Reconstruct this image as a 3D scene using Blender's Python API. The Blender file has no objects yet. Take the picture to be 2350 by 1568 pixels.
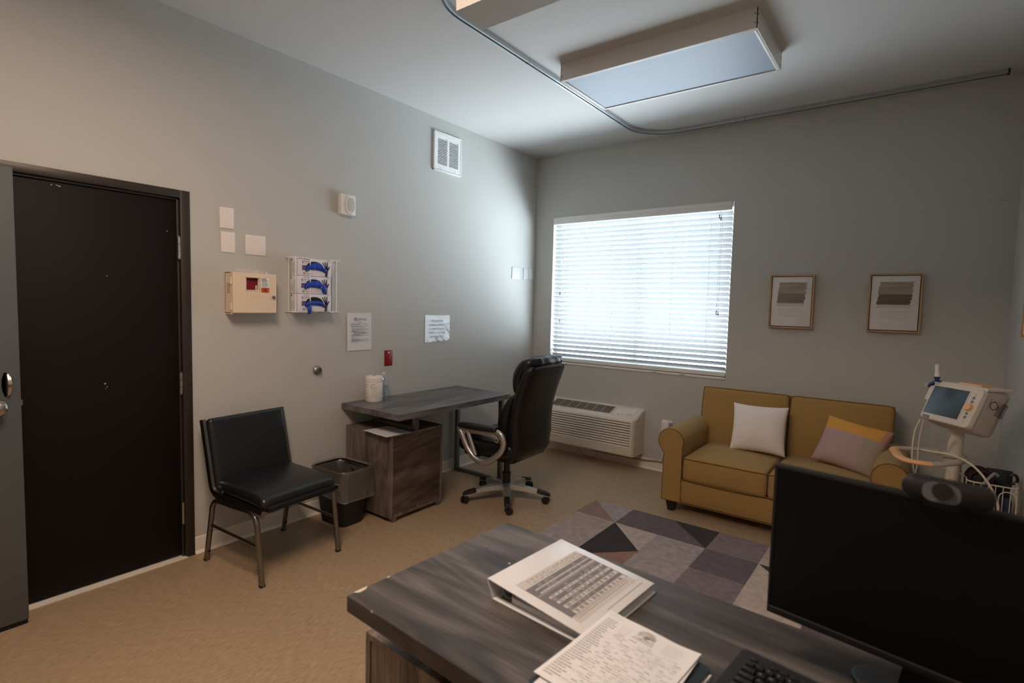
import bpy, bmesh, math, random
from mathutils import Vector, Matrix, noise as mnoise
random.seed(7)
SC = bpy.context.scene
COL = SC.collection
PI = math.pi
R = math.radians
V = Vector
I4 = Matrix.Identity(4)


# ---------------------------------------------------------------- helpers
def srgb(h):
    h = h.lstrip('#')
    c = [int(h[i:i + 2], 16) / 255 for i in (0, 2, 4)]
    return tuple(x / 12.92 if x <= .04045 else ((x + .055) / 1.055) ** 2.4 for x in c) + (1,)


MATS = {}


def mat(name, col, rough=.5, metal=0, spec=.5, bump=0, bscale=200, var=0, vscale=8, alpha=None, coat=0, bstretch=(1, 1, 1), sheen=0, vstretch=None):
    m = bpy.data.materials.new(name)
    m.use_nodes = True
    nt = m.node_tree
    N, L = nt.nodes, nt.links
    b = N['Principled BSDF']
    c = srgb(col) if isinstance(col, str) else tuple(col) + (1,)
    b.inputs['Base Color'].default_value = c
    b.inputs['Roughness'].default_value = rough
    b.inputs['Metallic'].default_value = metal
    b.inputs['Specular IOR Level'].default_value = spec
    b.inputs['Coat Weight'].default_value = coat
    b.inputs['Sheen Weight'].default_value = sheen
    tc = N.new('ShaderNodeTexCoord')
    if var:
        n = N.new('ShaderNodeTexNoise')
        n.inputs['Scale'].default_value = vscale
        n.inputs['Detail'].default_value = 6
        mx = N.new('ShaderNodeMixRGB')
        mx.inputs[1].default_value = tuple(x * (1 - var) for x in c[:3]) + (1,)
        mx.inputs[2].default_value = tuple(min(1, x * (1 + var)) for x in c[:3]) + (1,)
        rp = N.new('ShaderNodeValToRGB')
        rp.color_ramp.elements[0].position = .3
        rp.color_ramp.elements[1].position = .7
        if vstretch:
            vm = N.new('ShaderNodeMapping')
            vm.inputs['Scale'].default_value = vstretch
            L.new(tc.outputs['Object'], vm.inputs['Vector'])
            L.new(vm.outputs['Vector'], n.inputs['Vector'])
        else:
            L.new(tc.outputs['Object'], n.inputs['Vector'])
        L.new(n.outputs['Fac'], rp.inputs['Fac'])
        L.new(rp.outputs['Color'], mx.inputs['Fac'])
        L.new(mx.outputs['Color'], b.inputs['Base Color'])
    if bump:
        mp = N.new('ShaderNodeMapping')
        mp.inputs['Scale'].default_value = bstretch
        n2 = N.new('ShaderNodeTexNoise')
        n2.inputs['Scale'].default_value = bscale
        n2.inputs['Detail'].default_value = 3
        bp = N.new('ShaderNodeBump')
        bp.inputs['Strength'].default_value = bump
        bp.inputs['Distance'].default_value = .003
        L.new(tc.outputs['Object'], mp.inputs['Vector'])
        L.new(mp.outputs['Vector'], n2.inputs['Vector'])
        L.new(n2.outputs['Fac'], bp.inputs['Height'])
        L.new(bp.outputs['Normal'], b.inputs['Normal'])
    MATS[name] = m
    return m


def clear_mat(name, col, opacity, rough=.1, tint='#ffffff', gloss=.1):
    m = bpy.data.materials.new(name)
    m.use_nodes = True
    N, L = m.node_tree.nodes, m.node_tree.links
    N.remove(N['Principled BSDF'])
    out = N['Material Output']
    t = N.new('ShaderNodeBsdfTransparent')
    t.inputs[0].default_value = srgb(tint)
    d = N.new('ShaderNodeBsdfDiffuse')
    d.inputs[0].default_value = srgb(col)
    g = N.new('ShaderNodeBsdfGlossy')
    g.inputs['Roughness'].default_value = rough
    m1 = N.new('ShaderNodeMixShader')
    m1.inputs[0].default_value = opacity
    m2 = N.new('ShaderNodeMixShader')
    m2.inputs[0].default_value = gloss
    L.new(t.outputs[0], m1.inputs[1])
    L.new(d.outputs[0], m1.inputs[2])
    L.new(m1.outputs[0], m2.inputs[1])
    L.new(g.outputs[0], m2.inputs[2])
    L.new(m2.outputs[0], out.inputs[0])
    MATS[name] = m
    return m


def emit_mat(name, col, strength):
    m = bpy.data.materials.new(name)
    m.use_nodes = True
    b = m.node_tree.nodes['Principled BSDF']
    b.inputs['Base Color'].default_value = (.8, .8, .8, 1)
    b.inputs['Emission Color'].default_value = tuple(col) + (1,)
    b.inputs['Emission Strength'].default_value = strength
    return m


def wood(name, axis, dark, mid, light, rough=.45, wscale=1.0, pale=None):
    m = bpy.data.materials.new(name)
    m.use_nodes = True
    N, L = m.node_tree.nodes, m.node_tree.links
    b = N['Principled BSDF']
    b.inputs['Roughness'].default_value = rough
    b.inputs['Specular IOR Level'].default_value = .5
    tc = N.new('ShaderNodeTexCoord')

    def nz(al, ac, det, dist, scale):
        mp = N.new('ShaderNodeMapping')
        s = [ac, ac, ac]
        s[axis] = al
        mp.inputs['Scale'].default_value = s
        n = N.new('ShaderNodeTexNoise')
        n.inputs['Scale'].default_value = scale * wscale
        n.inputs['Detail'].default_value = det
        n.inputs['Distortion'].default_value = dist
        L.new(tc.outputs['Object'], mp.inputs['Vector'])
        L.new(mp.outputs['Vector'], n.inputs['Vector'])
        return n
    a = nz(.16, 1, 5, 1.3, 9)
    f = nz(.03, 1, 4, .3, 130)
    rp = N.new('ShaderNodeValToRGB')
    e = rp.color_ramp.elements
    e[0].position, e[0].color = .32, srgb(dark)
    e[1].position, e[1].color = .72, srgb(light)
    k = e.new(.5)
    k.color = srgb(mid)
    # cathedral figure: contour lines of a slow noise
    cn = nz(.22, 1, 2, .4, 2.6)
    m1 = N.new('ShaderNodeMath')
    m1.operation = 'MULTIPLY'
    m1.inputs[1].default_value = 95
    m2 = N.new('ShaderNodeMath')
    m2.operation = 'SINE'
    m3 = N.new('ShaderNodeMath')
    m3.operation = 'MULTIPLY_ADD'
    m3.inputs[1].default_value = .07
    L.new(cn.outputs['Fac'], m1.inputs[0])
    L.new(m1.outputs[0], m2.inputs[0])
    L.new(m2.outputs[0], m3.inputs[0])
    L.new(a.outputs['Fac'], m3.inputs[2])
    L.new(m3.outputs[0], rp.inputs['Fac'])
    mx = N.new('ShaderNodeMixRGB')
    mx.blend_type = 'OVERLAY'
    mx.inputs['Fac'].default_value = .42
    L.new(rp.outputs['Color'], mx.inputs[1])
    L.new(f.outputs['Fac'], mx.inputs[2])
    L.new(mx.outputs['Color'], b.inputs['Base Color'])
    fr = N.new('ShaderNodeValToRGB')
    fr.color_ramp.elements[0].position = .36
    fr.color_ramp.elements[0].color = (.22, .22, .22, 1)
    fr.color_ramp.elements[1].position = .64
    fr.color_ramp.elements[1].color = (.72, .72, .72, 1)
    L.new(f.outputs['Fac'], fr.inputs['Fac'])
    L.new(fr.outputs['Color'], mx.inputs[2])
    bp = N.new('ShaderNodeBump')
    bp.inputs['Strength'].default_value = .12
    bp.inputs['Distance'].default_value = .002
    L.new(f.outputs['Fac'], bp.inputs['Height'])
    L.new(bp.outputs['Normal'], b.inputs['Normal'])
    MATS[name] = m
    return m


def catmull(pts, n=8, closed=False):
    P = [V(p) for p in pts]
    out = []
    m = len(P)
    rng = range(m if closed else m - 1)
    for i in rng:
        p0 = P[(i - 1) % m] if closed or i > 0 else P[0] * 2 - P[1]
        p1, p2 = P[i], P[(i + 1) % m]
        p3 = P[(i + 2) % m] if closed or i + 2 < m else P[-1] * 2 - P[-2]
        for k in range(n):
            t = k / n
            out.append(.5 * ((2 * p1) + (p2 - p0) * t + (2 * p0 - 5 * p1 + 4 * p2 - p3) * t * t + (3 * p1 - p0 - 3 * p2 + p3) * t ** 3))
    if not closed:
        out.append(P[-1].copy())
    return out


class MB:
    """one mesh under construction; every shape takes a material index and an optional matrix"""

    def __init__(self):
        self.bm = bmesh.new()

    def _merge(self, t, M, mi):
        for f in t.faces:
            f.material_index = mi
        me = bpy.data.meshes.new('tmp')
        t.to_mesh(me)
        t.free()
        if M is not None:
            me.transform(M)
            if M.to_3x3().determinant() < 0:
                me.flip_normals()
        self.bm.from_mesh(me)
        bpy.data.meshes.remove(me)
        return self

    def box(self, a, b, mi=0, r=0, seg=2, M=None):
        t = bmesh.new()
        bmesh.ops.create_cube(t, size=1)
        s = [abs(b[i] - a[i]) for i in range(3)]
        c = [(b[i] + a[i]) / 2 for i in range(3)]
        bmesh.ops.scale(t, vec=s, verts=t.verts)
        if r:
            r = min(r, min(s) * .49)
            bmesh.ops.bevel(t, geom=t.edges[:], offset=r, segments=seg, profile=.5, affect='EDGES')
        bmesh.ops.translate(t, vec=c, verts=t.verts)
        return self._merge(t, M, mi)

    def loft(self, rings, mi=0, cap=True, closed=False, M=None):
        t = bmesh.new()
        vs = [[t.verts.new(p) for p in r] for r in rings]
        n = len(rings[0])
        k = len(vs)
        for i in range(k if closed else k - 1):
            a, b = vs[i], vs[(i + 1) % k]
            for j in range(n):
                try:
                    t.faces.new((a[j], a[(j + 1) % n], b[(j + 1) % n], b[j]))
                except ValueError:
                    pass
        if cap and not closed:
            t.faces.new(vs[0][::-1])
            t.faces.new(vs[-1])
        bmesh.ops.recalc_face_normals(t, faces=t.faces)
        return self._merge(t, M, mi)

    def strip(self, rings, mi=0, M=None):
        """open surface from rows of points"""
        t = bmesh.new()
        vs = [[t.verts.new(p) for p in r] for r in rings]
        for i in range(len(vs) - 1):
            for j in range(len(vs[0]) - 1):
                t.faces.new((vs[i][j], vs[i][j + 1], vs[i + 1][j + 1], vs[i + 1][j]))
        return self._merge(t, M, mi)

    def sweep(self, path, prof, mi=0, closed=False, M=None, up=(0, 0, 1), cap=True):
        """profile points (side, up) carried along a path"""
        P = [V(p) for p in path]
        rings = []
        n = len(P)
        for i in range(n):
            if closed:
                d = (P[(i + 1) % n] - P[i - 1])
            else:
                d = P[min(i + 1, n - 1)] - P[max(i - 1, 0)]
            d.normalize()
            u = V(up)
            if abs(d.dot(u)) > .98:
                u = V((1, 0, 0)) if abs(d.x) < .9 else V((0, 1, 0))
            s = d.cross(u).normalized()
            w = s.cross(d).normalized()
            rings.append([P[i] + s * a + w * b for a, b in prof])
        return self.loft(rings, mi, cap, closed, M)

    def tube(self, path, r, seg=10, mi=0, closed=False, M=None, rx=None, up=(0, 0, 1)):
        prof = [((rx or r) * math.cos(2 * PI * k / seg), r * math.sin(2 * PI * k / seg)) for k in range(seg)]
        P = [V(p) for p in path]
        # parallel transport so that thin wires never twist
        n = len(P)
        rings, prev = [], None
        for i in range(n):
            d = (P[(i + 1) % n] - P[i - 1]) if closed else P[min(i + 1, n - 1)] - P[max(i - 1, 0)]
            d.normalize()
            if prev is None:
                u = V(up)
                if abs(d.dot(u)) > .9:
                    u = V((1, 0, 0)) if abs(d.x) < .9 else V((0, 1, 0))
                s = d.cross(u).normalized()
            else:
                s = (prev - d * prev.dot(d)).normalized()
            prev = s
            w = s.cross(d).normalized()
            rings.append([P[i] + s * a + w * b for a, b in prof])
        return self.loft(rings, mi, True, closed, M)

    def cyl(self, a, b, r, r2=None, seg=24, mi=0, M=None):
        a, b = V(a), V(b)
        r2 = r if r2 is None else r2
        d = (b - a).normalized()
        u = V((0, 0, 1)) if abs(d.z) < .9 else V((1, 0, 0))
        s = d.cross(u).normalized()
        w = d.cross(s)
        rg = [[p + (s * math.cos(2 * PI * k / seg) + w * math.sin(2 * PI * k / seg)) * q for k in range(seg)] for p, q in ((a, r), (b, r2))]
        return self.loft(rg, mi, True, False, M)

    def lathe(self, prof, seg=32, mi=0, M=None, cap=True):
        rg = [[V((r * math.cos(2 * PI * k / seg), r * math.sin(2 * PI * k / seg), z)) for k in range(seg)] for r, z in prof]
        return self.loft(rg, mi, cap, False, M)

    def prism(self, poly, d0, d1, mi=0, M=None, r=0):
        """polygon in local xy extruded along z from d0 to d1"""
        t = bmesh.new()
        lo = [t.verts.new((x, y, d0)) for x, y in poly]
        hi = [t.verts.new((x, y, d1)) for x, y in poly]
        n = len(poly)
        t.faces.new(lo[::-1])
        t.faces.new(hi)
        for i in range(n):
            t.faces.new((lo[i], lo[(i + 1) % n], hi[(i + 1) % n], hi[i]))
        bmesh.ops.recalc_face_normals(t, faces=t.faces)
        if r:
            es = [e for e in t.edges if abs(e.verts[0].co.z - e.verts[1].co.z) < 1e-7]
            bmesh.ops.bevel(t, geom=es, offset=r, segments=2, profile=.5, affect='EDGES')
        return self._merge(t, M, mi)

    def poly(self, pts, mi=0, M=None):
        t = bmesh.new()
        t.faces.new([t.verts.new(p) for p in pts])
        return self._merge(t, M, mi)

    def soft(self, size, r, puff=(0, 0, 0), mi=0, M=None, n=9):
        """rounded cushion block centred on the origin, its faces swollen by puff"""
        h = [s / 2 for s in size]
        r = min(r, min(h) * .98)

        def cs(k):
            a = [-h[k], -h[k] + r * .12, -h[k] + r * .4, -h[k] + r * .75, -h[k] + r]
            m = h[k] - r
            mid = [-m + 2 * m * i / n for i in range(1, n)] if m > 1e-4 else []
            return a + mid + [-x for x in a[::-1]]
        t = bmesh.new()
        for k in range(3):
            i, j = (k + 1) % 3, (k + 2) % 3
            A, B = cs(i), cs(j)
            for sg in (-1, 1):
                g = []
                for x in A:
                    row = []
                    for y in B:
                        p = [0, 0, 0]
                        p[i], p[j], p[k] = x, y, sg * h[k]
                        row.append(t.verts.new(p))
                    g.append(row)
                for a in range(len(A) - 1):
                    for b in range(len(B) - 1):
                        f = (g[a][b], g[a + 1][b], g[a + 1][b + 1], g[a][b + 1])
                        t.faces.new(f if sg > 0 else f[::-1])
        bmesh.ops.remove_doubles(t, verts=t.verts, dist=1e-6)
        for v in t.verts:
            p = v.co
            q = V([max(-(h[k] - r), min(h[k] - r, p[k])) for k in range(3)])
            d = p - q
            if d.length > 1e-9:
                p = q + d.normalized() * r
            u = [p[k] / h[k] for k in range(3)]
            for k in range(3):
                if puff[k]:
                    i, j = (k + 1) % 3, (k + 2) % 3
                    p[k] += puff[k] * u[k] * max(0, 1 - u[i] ** 2) * max(0, 1 - u[j] ** 2)
            v.co = p
        return self._merge(t, M, mi)

    def text(self, s, size, M, mi=0, align='CENTER', depth=.0002):
        cu = bpy.data.curves.new('tmp', 'FONT')
        cu.body = s
        cu.size = size
        cu.align_x = align
        cu.align_y = 'CENTER'
        cu.extrude = depth
        cu.resolution_u = 2
        o = bpy.data.objects.new('tmp', cu)
        COL.objects.link(o)
        dg = bpy.context.evaluated_depsgraph_get()
        me = bpy.data.meshes.new_from_object(o.evaluated_get(dg))
        bpy.data.objects.remove(o)
        bpy.data.curves.remove(cu)
        me.transform(M)
        t = bmesh.new()
        t.from_mesh(me)
        bpy.data.meshes.remove(me)
        return self._merge(t, None, mi)

    def words(self, x0, x1, y, h, z, mi, M=None, gap=.35, seed=None, wmin=1.2, wmax=5):
        """a line of print too small to read: word-long strokes"""
        rnd = random.Random(seed if seed is not None else int((x0 + y) * 1e5))
        x = x0
        while x < x1 - h:
            w = min(h * rnd.uniform(wmin, wmax), x1 - x)
            self.box((x, y - h / 2, z), (x + w, y + h / 2, z + .0003), mi, M=M)
            x += w + h * gap * rnd.uniform(.7, 1.4)
        return self

    def build(self, name, mats, parent=None, flat=False, angle=38, loc=None, rot=None):
        bm = self.bm
        if not flat:
            ca = R(angle)
            for f in bm.faces:
                f.smooth = True
            for e in bm.edges:
                if len(e.link_faces) == 2:
                    e.smooth = e.calc_face_angle(0) < ca
                else:
                    e.smooth = False
        me = bpy.data.meshes.new(name)
        bm.to_mesh(me)
        bm.free()
        for m in (mats if isinstance(mats, (list, tuple)) else [mats]):
            me.materials.append(m)
        o = bpy.data.objects.new(name, me)
        COL.objects.link(o)
        if parent is not None:
            o.parent = parent
        if loc:
            o.location = loc
        if rot:
            o.rotation_euler = rot
        return o


def tag(o, label, cat, group=None, kind=None):
    if label:
        o['label'] = label
    if cat:
        o['category'] = cat
    if group:
        o['group'] = group
    if kind:
        o['kind'] = kind
    return o


def thing(name, label, cat, loc=(0, 0, 0), rotz=0, group=None, M=None):
    o = bpy.data.objects.new(name, None)
    o.empty_display_size = .05
    COL.objects.link(o)
    if M is not None:
        o.matrix_world = M
    else:
        o.location = loc
        o.rotation_euler = (0, 0, rotz)
    return tag(o, label, cat, group)


def struct(name, mb, m, parent=None, **k):
    o = mb.build(name, m, parent, **k)
    if parent is None:
        o['kind'] = 'structure'
    return o


def left_wall(y, z, x=0):      # local x along the wall (+y), local y up, local z out of the wall (+x)
    return Matrix(((0, 0, 1, x), (1, 0, 0, y), (0, 1, 0, z), (0, 0, 0, 1)))


def back_wall(x, z, y=0):      # local x along +x, local y up, local z out of the wall (-y)
    return Matrix(((1, 0, 0, x), (0, 0, -1, y), (0, 1, 0, z), (0, 0, 0, 1)))


def right_wall(y, z, x=3.78):  # local x along -y, local y up, local z out of the wall (-x)
    return Matrix(((0, 0, -1, x), (-1, 0, 0, y), (0, 1, 0, z), (0, 0, 0, 1)))


# ---------------------------------------------------------------- materials
PAINT = mat('wall_paint', (.54, .54, .512), .6, spec=.25, bump=.45, bscale=260)
CEILP = mat('ceiling_paint', (.62, .612, .595), .7, spec=.2, bump=.25, bscale=200)
TRIMW = mat('baseboard_vinyl', (.86, .80, .73), .45)
BROWN = mat('dark_brown_enamel', (.030, .022, .018), .4, bump=.1, bscale=300)
DBROWN = mat('dark_brown_door_paint', (.0075, .0045, .0036), .6, spec=.2, bump=.06, bscale=120)
GREYD = mat('grey_door_paint', (.088, .10, .106), .42, bump=.12, bscale=350)
STEEL = mat('brushed_steel', (.45, .44, .42), .32, 1)
NICKEL = mat('satin_nickel', (.52, .46, .40), .25, 1)
DSTEEL = mat('dark_chrome_tube', (.26, .245, .23), .28, 1)
DESKST = mat('grey_steel_leg', (.23, .235, .235), .4, .8)
SILVER = mat('silver_painted_metal', (.50, .48, .46), .33, .75)
ALU = mat('aluminium_track', (.55, .58, .60), .3, .9)
ALUD = mat('track_slot_shade_and_joints', (.03, .033, .036), .5)  # dark tone for joints and end cap, and for the slot's painted shade
PLASTW = mat('white_plastic', (.84, .81, .78), .4)
PLASTI = mat('ivory_plastic', (.80, .66, .50), .45, bump=.05, bscale=300)
PLATE = mat('wall_plate_plastic', (.86, .80, .75), .35)
GLOSSW = mat('glossy_white_plate', (.62, .64, .65), .15, bump=.2, bscale=25, bstretch=(1, 3, 1))
BLACKP = mat('black_plastic', (.012, .012, .013), .38)
BLACKM = mat('matt_black_plastic', (.007, .007, .0075), .6, spec=.35)
RUBBER = mat('grey_rubber', (.10, .09, .085), .6)
LEATH = mat('black_leather', (.007, .0072, .008), .34, spec=.5, bump=.35, bscale=60)
VINYL = mat('black_vinyl', (.0095, .0105, .012), .33, spec=.55, bump=.22, bscale=45)
DARKHOLE = mat('dark_cavity', (.006, .006, .006), .8)
PAPER = mat('white_paper', (.72, .735, .76), .6)
PAPERB = mat('white_sheet', (.82, .82, .82), .5)
INK = mat('black_ink', (.05, .05, .055), .6)
INKG = mat('grey_ink', (.25, .25, .25), .6)
INKL = mat('pale_grey_ink', (.52, .52, .52), .6)
REDP = mat('red_switch_plastic', (.26, .008, .012), .35)
REDL = mat('bright_red_plastic', (.6, .01, .015), .35)
REDBIN = mat('red_bin_plastic', (.20, .006, .016), .35)
ORANGE = mat('orange_sticker', (.62, .09, .012), .5)
GLOVE = mat('blue_nitrile', (.008, .05, .42), .38, bump=.5, bscale=40, sheen=.1)
GLOVED = mat('dark_glove_print', (.035, .03, .07), .6)
CARDW = mat('glove_box_card', (.78, .76, .82), .45)
PURPLE = mat('purple_print', (.13, .12, .30), .5, var=.35, vscale=70)
BLUEP = mat('blue_print', (.05, .06, .25), .5)
REDSQ = mat('red_print', (.55, .03, .08), .5)
GRNSQ = mat('green_print', (.04, .28, .10), .5)
BLUSQ = mat('cyan_print', (.03, .20, .45), .5)
SKINP = mat('skin_tone_print', (.42, .22, .15), .6)
WIREW = mat('white_coated_wire', (.88, .87, .85), .35)
BLINDW = mat('white_blind_slat', (.45, .46, .465), .4)
VALW = mat('white_valance', (.82, .81, .79), .4)
CORD = mat('white_cord', (.75, .76, .76), .6)
GREYCORD = mat('clear_grey_plastic', (.25, .26, .27), .4)
ACB = mat('ac_beige_plastic', (.72, .66, .56), .45, bump=.08, bscale=300)
SOFA = mat('mustard_brown_tweed', (.40, .25, .09), .9, spec=.15, bump=.8, bscale=420, var=.28, vscale=330, sheen=.15)
SOFAP = mat('mustard_piping', (.20, .115, .035), .9, spec=.1)
SOFALEG = mat('dark_espresso_wood', (.015, .008, .006), .4)
PILW = mat('white_cushion_cotton', (.88, .82, .79), .9, bump=.5, bscale=300, spec=.1)
PILY = mat('amber_cushion_knit', (.72, .37, .09), .9, bump=.5, bscale=350, spec=.1)
PILM = mat('mauve_cushion_knit', (.48, .34, .32), .9, bump=.5, bscale=350, spec=.1)
PILR = mat('rose_cushion_knit', (.55, .29, .24), .9, bump=.5, bscale=350, spec=.1)
PILG = mat('taupe_cushion_knit', (.42, .34, .27), .9, bump=.5, bscale=350, spec=.1)
OAK = wood('oak_frame', 1, '#b08a62', '#be976c', '#c8a276', .5)
OAKX = wood('oak_frame_rail', 0, '#b08a62', '#be976c', '#c8a276', .5)
CANVAS = mat('white_canvas', (.80, .77, .75), .7, bump=.2, bscale=300, var=.04, vscale=20)
STROKE1 = mat('tan_brush_paint', (.40, .34, .27), .7, var=.16, vscale=60, vstretch=(.07, 1, 1))
STROKE2 = mat('umber_brush_paint', (.17, .13, .11), .7, var=.35, vscale=60, vstretch=(.07, 1, 1))
STROKE3 = mat('pale_lilac_brush_paint', (.62, .58, .57), .7, var=.1, vscale=50, vstretch=(.07, 1, 1))
STROKE4 = mat('pale_grey_brush_paint', (.72, .69, .68), .7, var=.09, vscale=50, vstretch=(.05, 1, 1))
DWOODY = wood('grey_brown_laminate_lengthwise', 1, '#474445', '#636061', '#7c7979', .36)
DWOODX = wood('grey_brown_laminate', 0, '#2f2b2a', '#4a4543', '#645e5b', .42)
DWOODZ = wood('grey_brown_laminate_upright', 2, '#51463f', '#6c6058', '#837669', .5)
DWOODXD = wood('dark_brown_laminate', 0, '#241b17', '#3a2e28', '#50423a', .5)
DWOODYD = wood('dark_brown_laminate_front', 1, '#362b26', '#51433c', '#6c5d53', .5)
CHIP = mat('bare_chipboard', (.55, .50, .46), .8)
BINB = mat('black_bin_plastic', (.008, .008, .009), .45)
LINER = clear_mat('clear_bin_liner', '#a09a95', .20, .22, gloss=.13)
LIDCLR = clear_mat('clear_lid_plastic', '#e8ded8', .20, .2, gloss=.03)
GLASS = clear_mat('window_glass', '#ffffff', .0, .02, gloss=.05)
BOTTLE = clear_mat('clear_bottle_plastic', '#c8d4d8', .16, .08, tint='#eef4f6', gloss=.16)
BLABEL = clear_mat('clear_bottle_label', '#d6dee2', .6, .2, gloss=.1)
MEDW = mat('warm_white_medical_plastic', (.68, .61, .53), .4)
MEDG = mat('warm_grey_medical_plastic', (.50, .45, .39), .45)
MEDO = mat('peach_medical_plastic', (.85, .47, .23), .4)
SCREEN = mat('blue_grey_display', (.040, .065, .085), .25)
BLUEB = mat('blue_probe_plastic', (.01, .05, .22), .35)
TEAL = mat('teal_button', (.10, .17, .17), .5)
CREAMW = mat('cream_hose', (.70, .62, .48), .45)
BAGB = mat('black_nylon', (.006, .006, .007), .7)
BAGM = mat('maroon_nylon', (.035, .008, .009), .7)
NAVYF = mat('navy_folder', (.012, .02, .028), .4)
BLUEC = mat('dark_blue_plastic', (.02, .028, .09), .45)
MONF = mat('monitor_bezel', (.006, .006, .0065), .55, spec=.3)
MONS = mat('monitor_screen_off', (.0022, .0022, .0026), .45, spec=.16)
WCGREY = mat('webcam_grey_panel', (.11, .115, .135), .35)
KEYC = mat('black_key', (.010, .010, .011), .35)
KEYL = mat('key_legend', (.30, .28, .26), .6)
DIFF = mat('prismatic_diffuser', (.30, .35, .42), .45, spec=.35, bump=.2, bscale=500)
LIGHTBOX = mat('white_light_box_enamel', (.72, .68, .64), .45)
GRILLE = mat('white_grille_enamel', (.86, .87, .87), .4)


def floor_mat():
    m = bpy.data.materials.new('streaked_vinyl_floor')
    m.use_nodes = True
    N, L = m.node_tree.nodes, m.node_tree.links
    b = N['Principled BSDF']
    b.inputs['Roughness'].default_value = .42
    b.inputs['Specular IOR Level'].default_value = .4
    tc = N.new('ShaderNodeTexCoord')
    mp = N.new('ShaderNodeMapping')
    mp.inputs['Scale'].default_value = (1, .10, 1)
    mp.inputs['Rotation'].default_value = (0, 0, R(4))
    n = N.new('ShaderNodeTexNoise')
    n.inputs['Scale'].default_value = 230
    n.inputs['Detail'].default_value = 5
    n.inputs['Roughness'].default_value = .65
    n2 = N.new('ShaderNodeTexNoise')
    n2.inputs['Scale'].default_value = 2.2
    n2.inputs['Detail'].default_value = 3
    rp = N.new('ShaderNodeValToRGB')
    e = rp.color_ramp.elements
    e[0].position, e[0].color = .3, (.30, .205, .122, 1)
    e[1].position, e[1].color = .7, (.53, .40, .265, 1)
    mx = N.new('ShaderNodeMixRGB')
    mx.blend_type = 'MULTIPLY'
    mx.inputs['Fac'].default_value = .12
    L.new(tc.outputs['Object'], mp.inputs['Vector'])
    L.new(mp.outputs['Vector'], n.inputs['Vector'])
    L.new(tc.outputs['Object'], n2.inputs['Vector'])
    L.new(n.outputs['Fac'], rp.inputs['Fac'])
    L.new(rp.outputs['Color'], mx.inputs[1])
    L.new(n2.outputs['Fac'], mx.inputs[2])
    L.new(mx.outputs['Color'], b.inputs['Base Color'])
    return m


FLOORM = floor_mat()

# ---------------------------------------------------------------- the room
X1, Y0, H = 3.78, -6.4, 3.06
struct('floor', MB().box((-.15, Y0 - .15, -.1), (X1 + .15, .2, 0)), FLOORM, flat=True)
struct('ceiling', MB().box((-.15, Y0 - .15, H), (X1 + .15, .2, H + .1)), CEILP, flat=True)
WX0, WX1, WZ0, WZ1 = .224, 2.02, .93, 2.428
w = MB()
w.box((-.15, 0, 0), (WX0, .17, H)).box((WX1, 0, 0), (X1 + .15, .17, H))
w.box((WX0, 0, 0), (WX1, .17, WZ0)).box((WX0, 0, WZ1), (WX1, .17, H))
struct('wall_back', w, PAINT, flat=True)
DY0, DY1, DZ = -4.39, -3.47, 2.05
w = MB()
w.box((-.15, Y0, 0), (0, DY0, H)).box((-.15, DY1, 0), (0, 0, H)).box((-.15, DY0, DZ), (0, DY1, H)).box((-.15, DY0, 0), (-.09, DY1, DZ))
struct('wall_left', w, PAINT, flat=True)
struct('wall_right', MB().box((X1, Y0, 0), (X1 + .15, 0, H)), PAINT, flat=True)
struct('wall_front', MB().box((-.15, Y0 - .15, 0), (X1 + .15, Y0, H)), PAINT, flat=True)


def base(a, b, inward):
    """coved vinyl skirting from a to b"""
    prof = [(0, 0), (.016, 0), (.012, .006), (.005, .016), (.004, .094), (.002, .1), (0, .1)]
    d = (V(b) - V(a)).normalized()
    n = V(inward)
    rg = [[V(p) + n * q + V((0, 0, z)) for q, z in prof] for p in (a, b)]
    return MB().loft(rg)


struct('baseboard_left', base((0, -3.418, 0), (0, 0, 0), (1, 0, 0)), TRIMW, flat=True)
struct('baseboard_back', base((0, 0, 0), (X1, 0, 0), (0, -1, 0)), TRIMW, flat=True)
struct('baseboard_right', base((X1, 0, 0), (X1, Y0, 0), (-1, 0, 0)), TRIMW, flat=True)
# ceiling soffit across the room, its end stopping short of the curtain track
struct('trim_1', MB().box((1.85, -3.225, 2.6), (X1, -3.062, H)), PAINT, flat=True)
# threshold strip under the brown door
struct('trim_2', MB().prism([(-.045, DY0 - .02), (.022, DY0 - .02), (.022, -3.462), (-.045, -3.472)], 0, .007), TRIMW, flat=True)

# brown door, shut
d = bpy.data.objects.new('door_1', None)
COL.objects.link(d)
d['kind'] = 'structure'
d.location = (0, 0, 0)
f = MB()
FO = .05
for a, b in (((-.06, DY1, 0), (.014, DY1 + FO, DZ + .043)), ((-.06, DY0 - FO, 0), (.014, DY0, DZ + .043)), ((-.06, DY0, DZ), (.014, DY1, DZ + .043))):
    f.box(a, b, r=.003)
for a, b in (((-.06, DY1 - .012, .0), (-.004, DY1, DZ)), ((-.06, DY0, 0), (-.004, DY0 + .012, DZ)), ((-.06, DY0, DZ - .012), (-.004, DY1, DZ))):
    f.box(a, b, r=.002)
f.build('door_frame', BROWN, d)
lf = MB().box((-.058, DY0 + .014, .02), (-.014, DY1 - .015, DZ - .016), r=.002)
for y, z in ((-4.02, 2.018), (-4.0, 2.02), (-3.99, 2.016), (-3.53, 1.86), (-3.82, 1.03), (-3.826, 1.022), (-3.83, 1.045), (-3.81, 1.6)):
    lf.box((-.0141, y, z), (-.0136, y + random.uniform(.004, .012), z + random.uniform(.002, .008)), 1)
lf.build('door_leaf', [DBROWN, CHIP], d)
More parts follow.
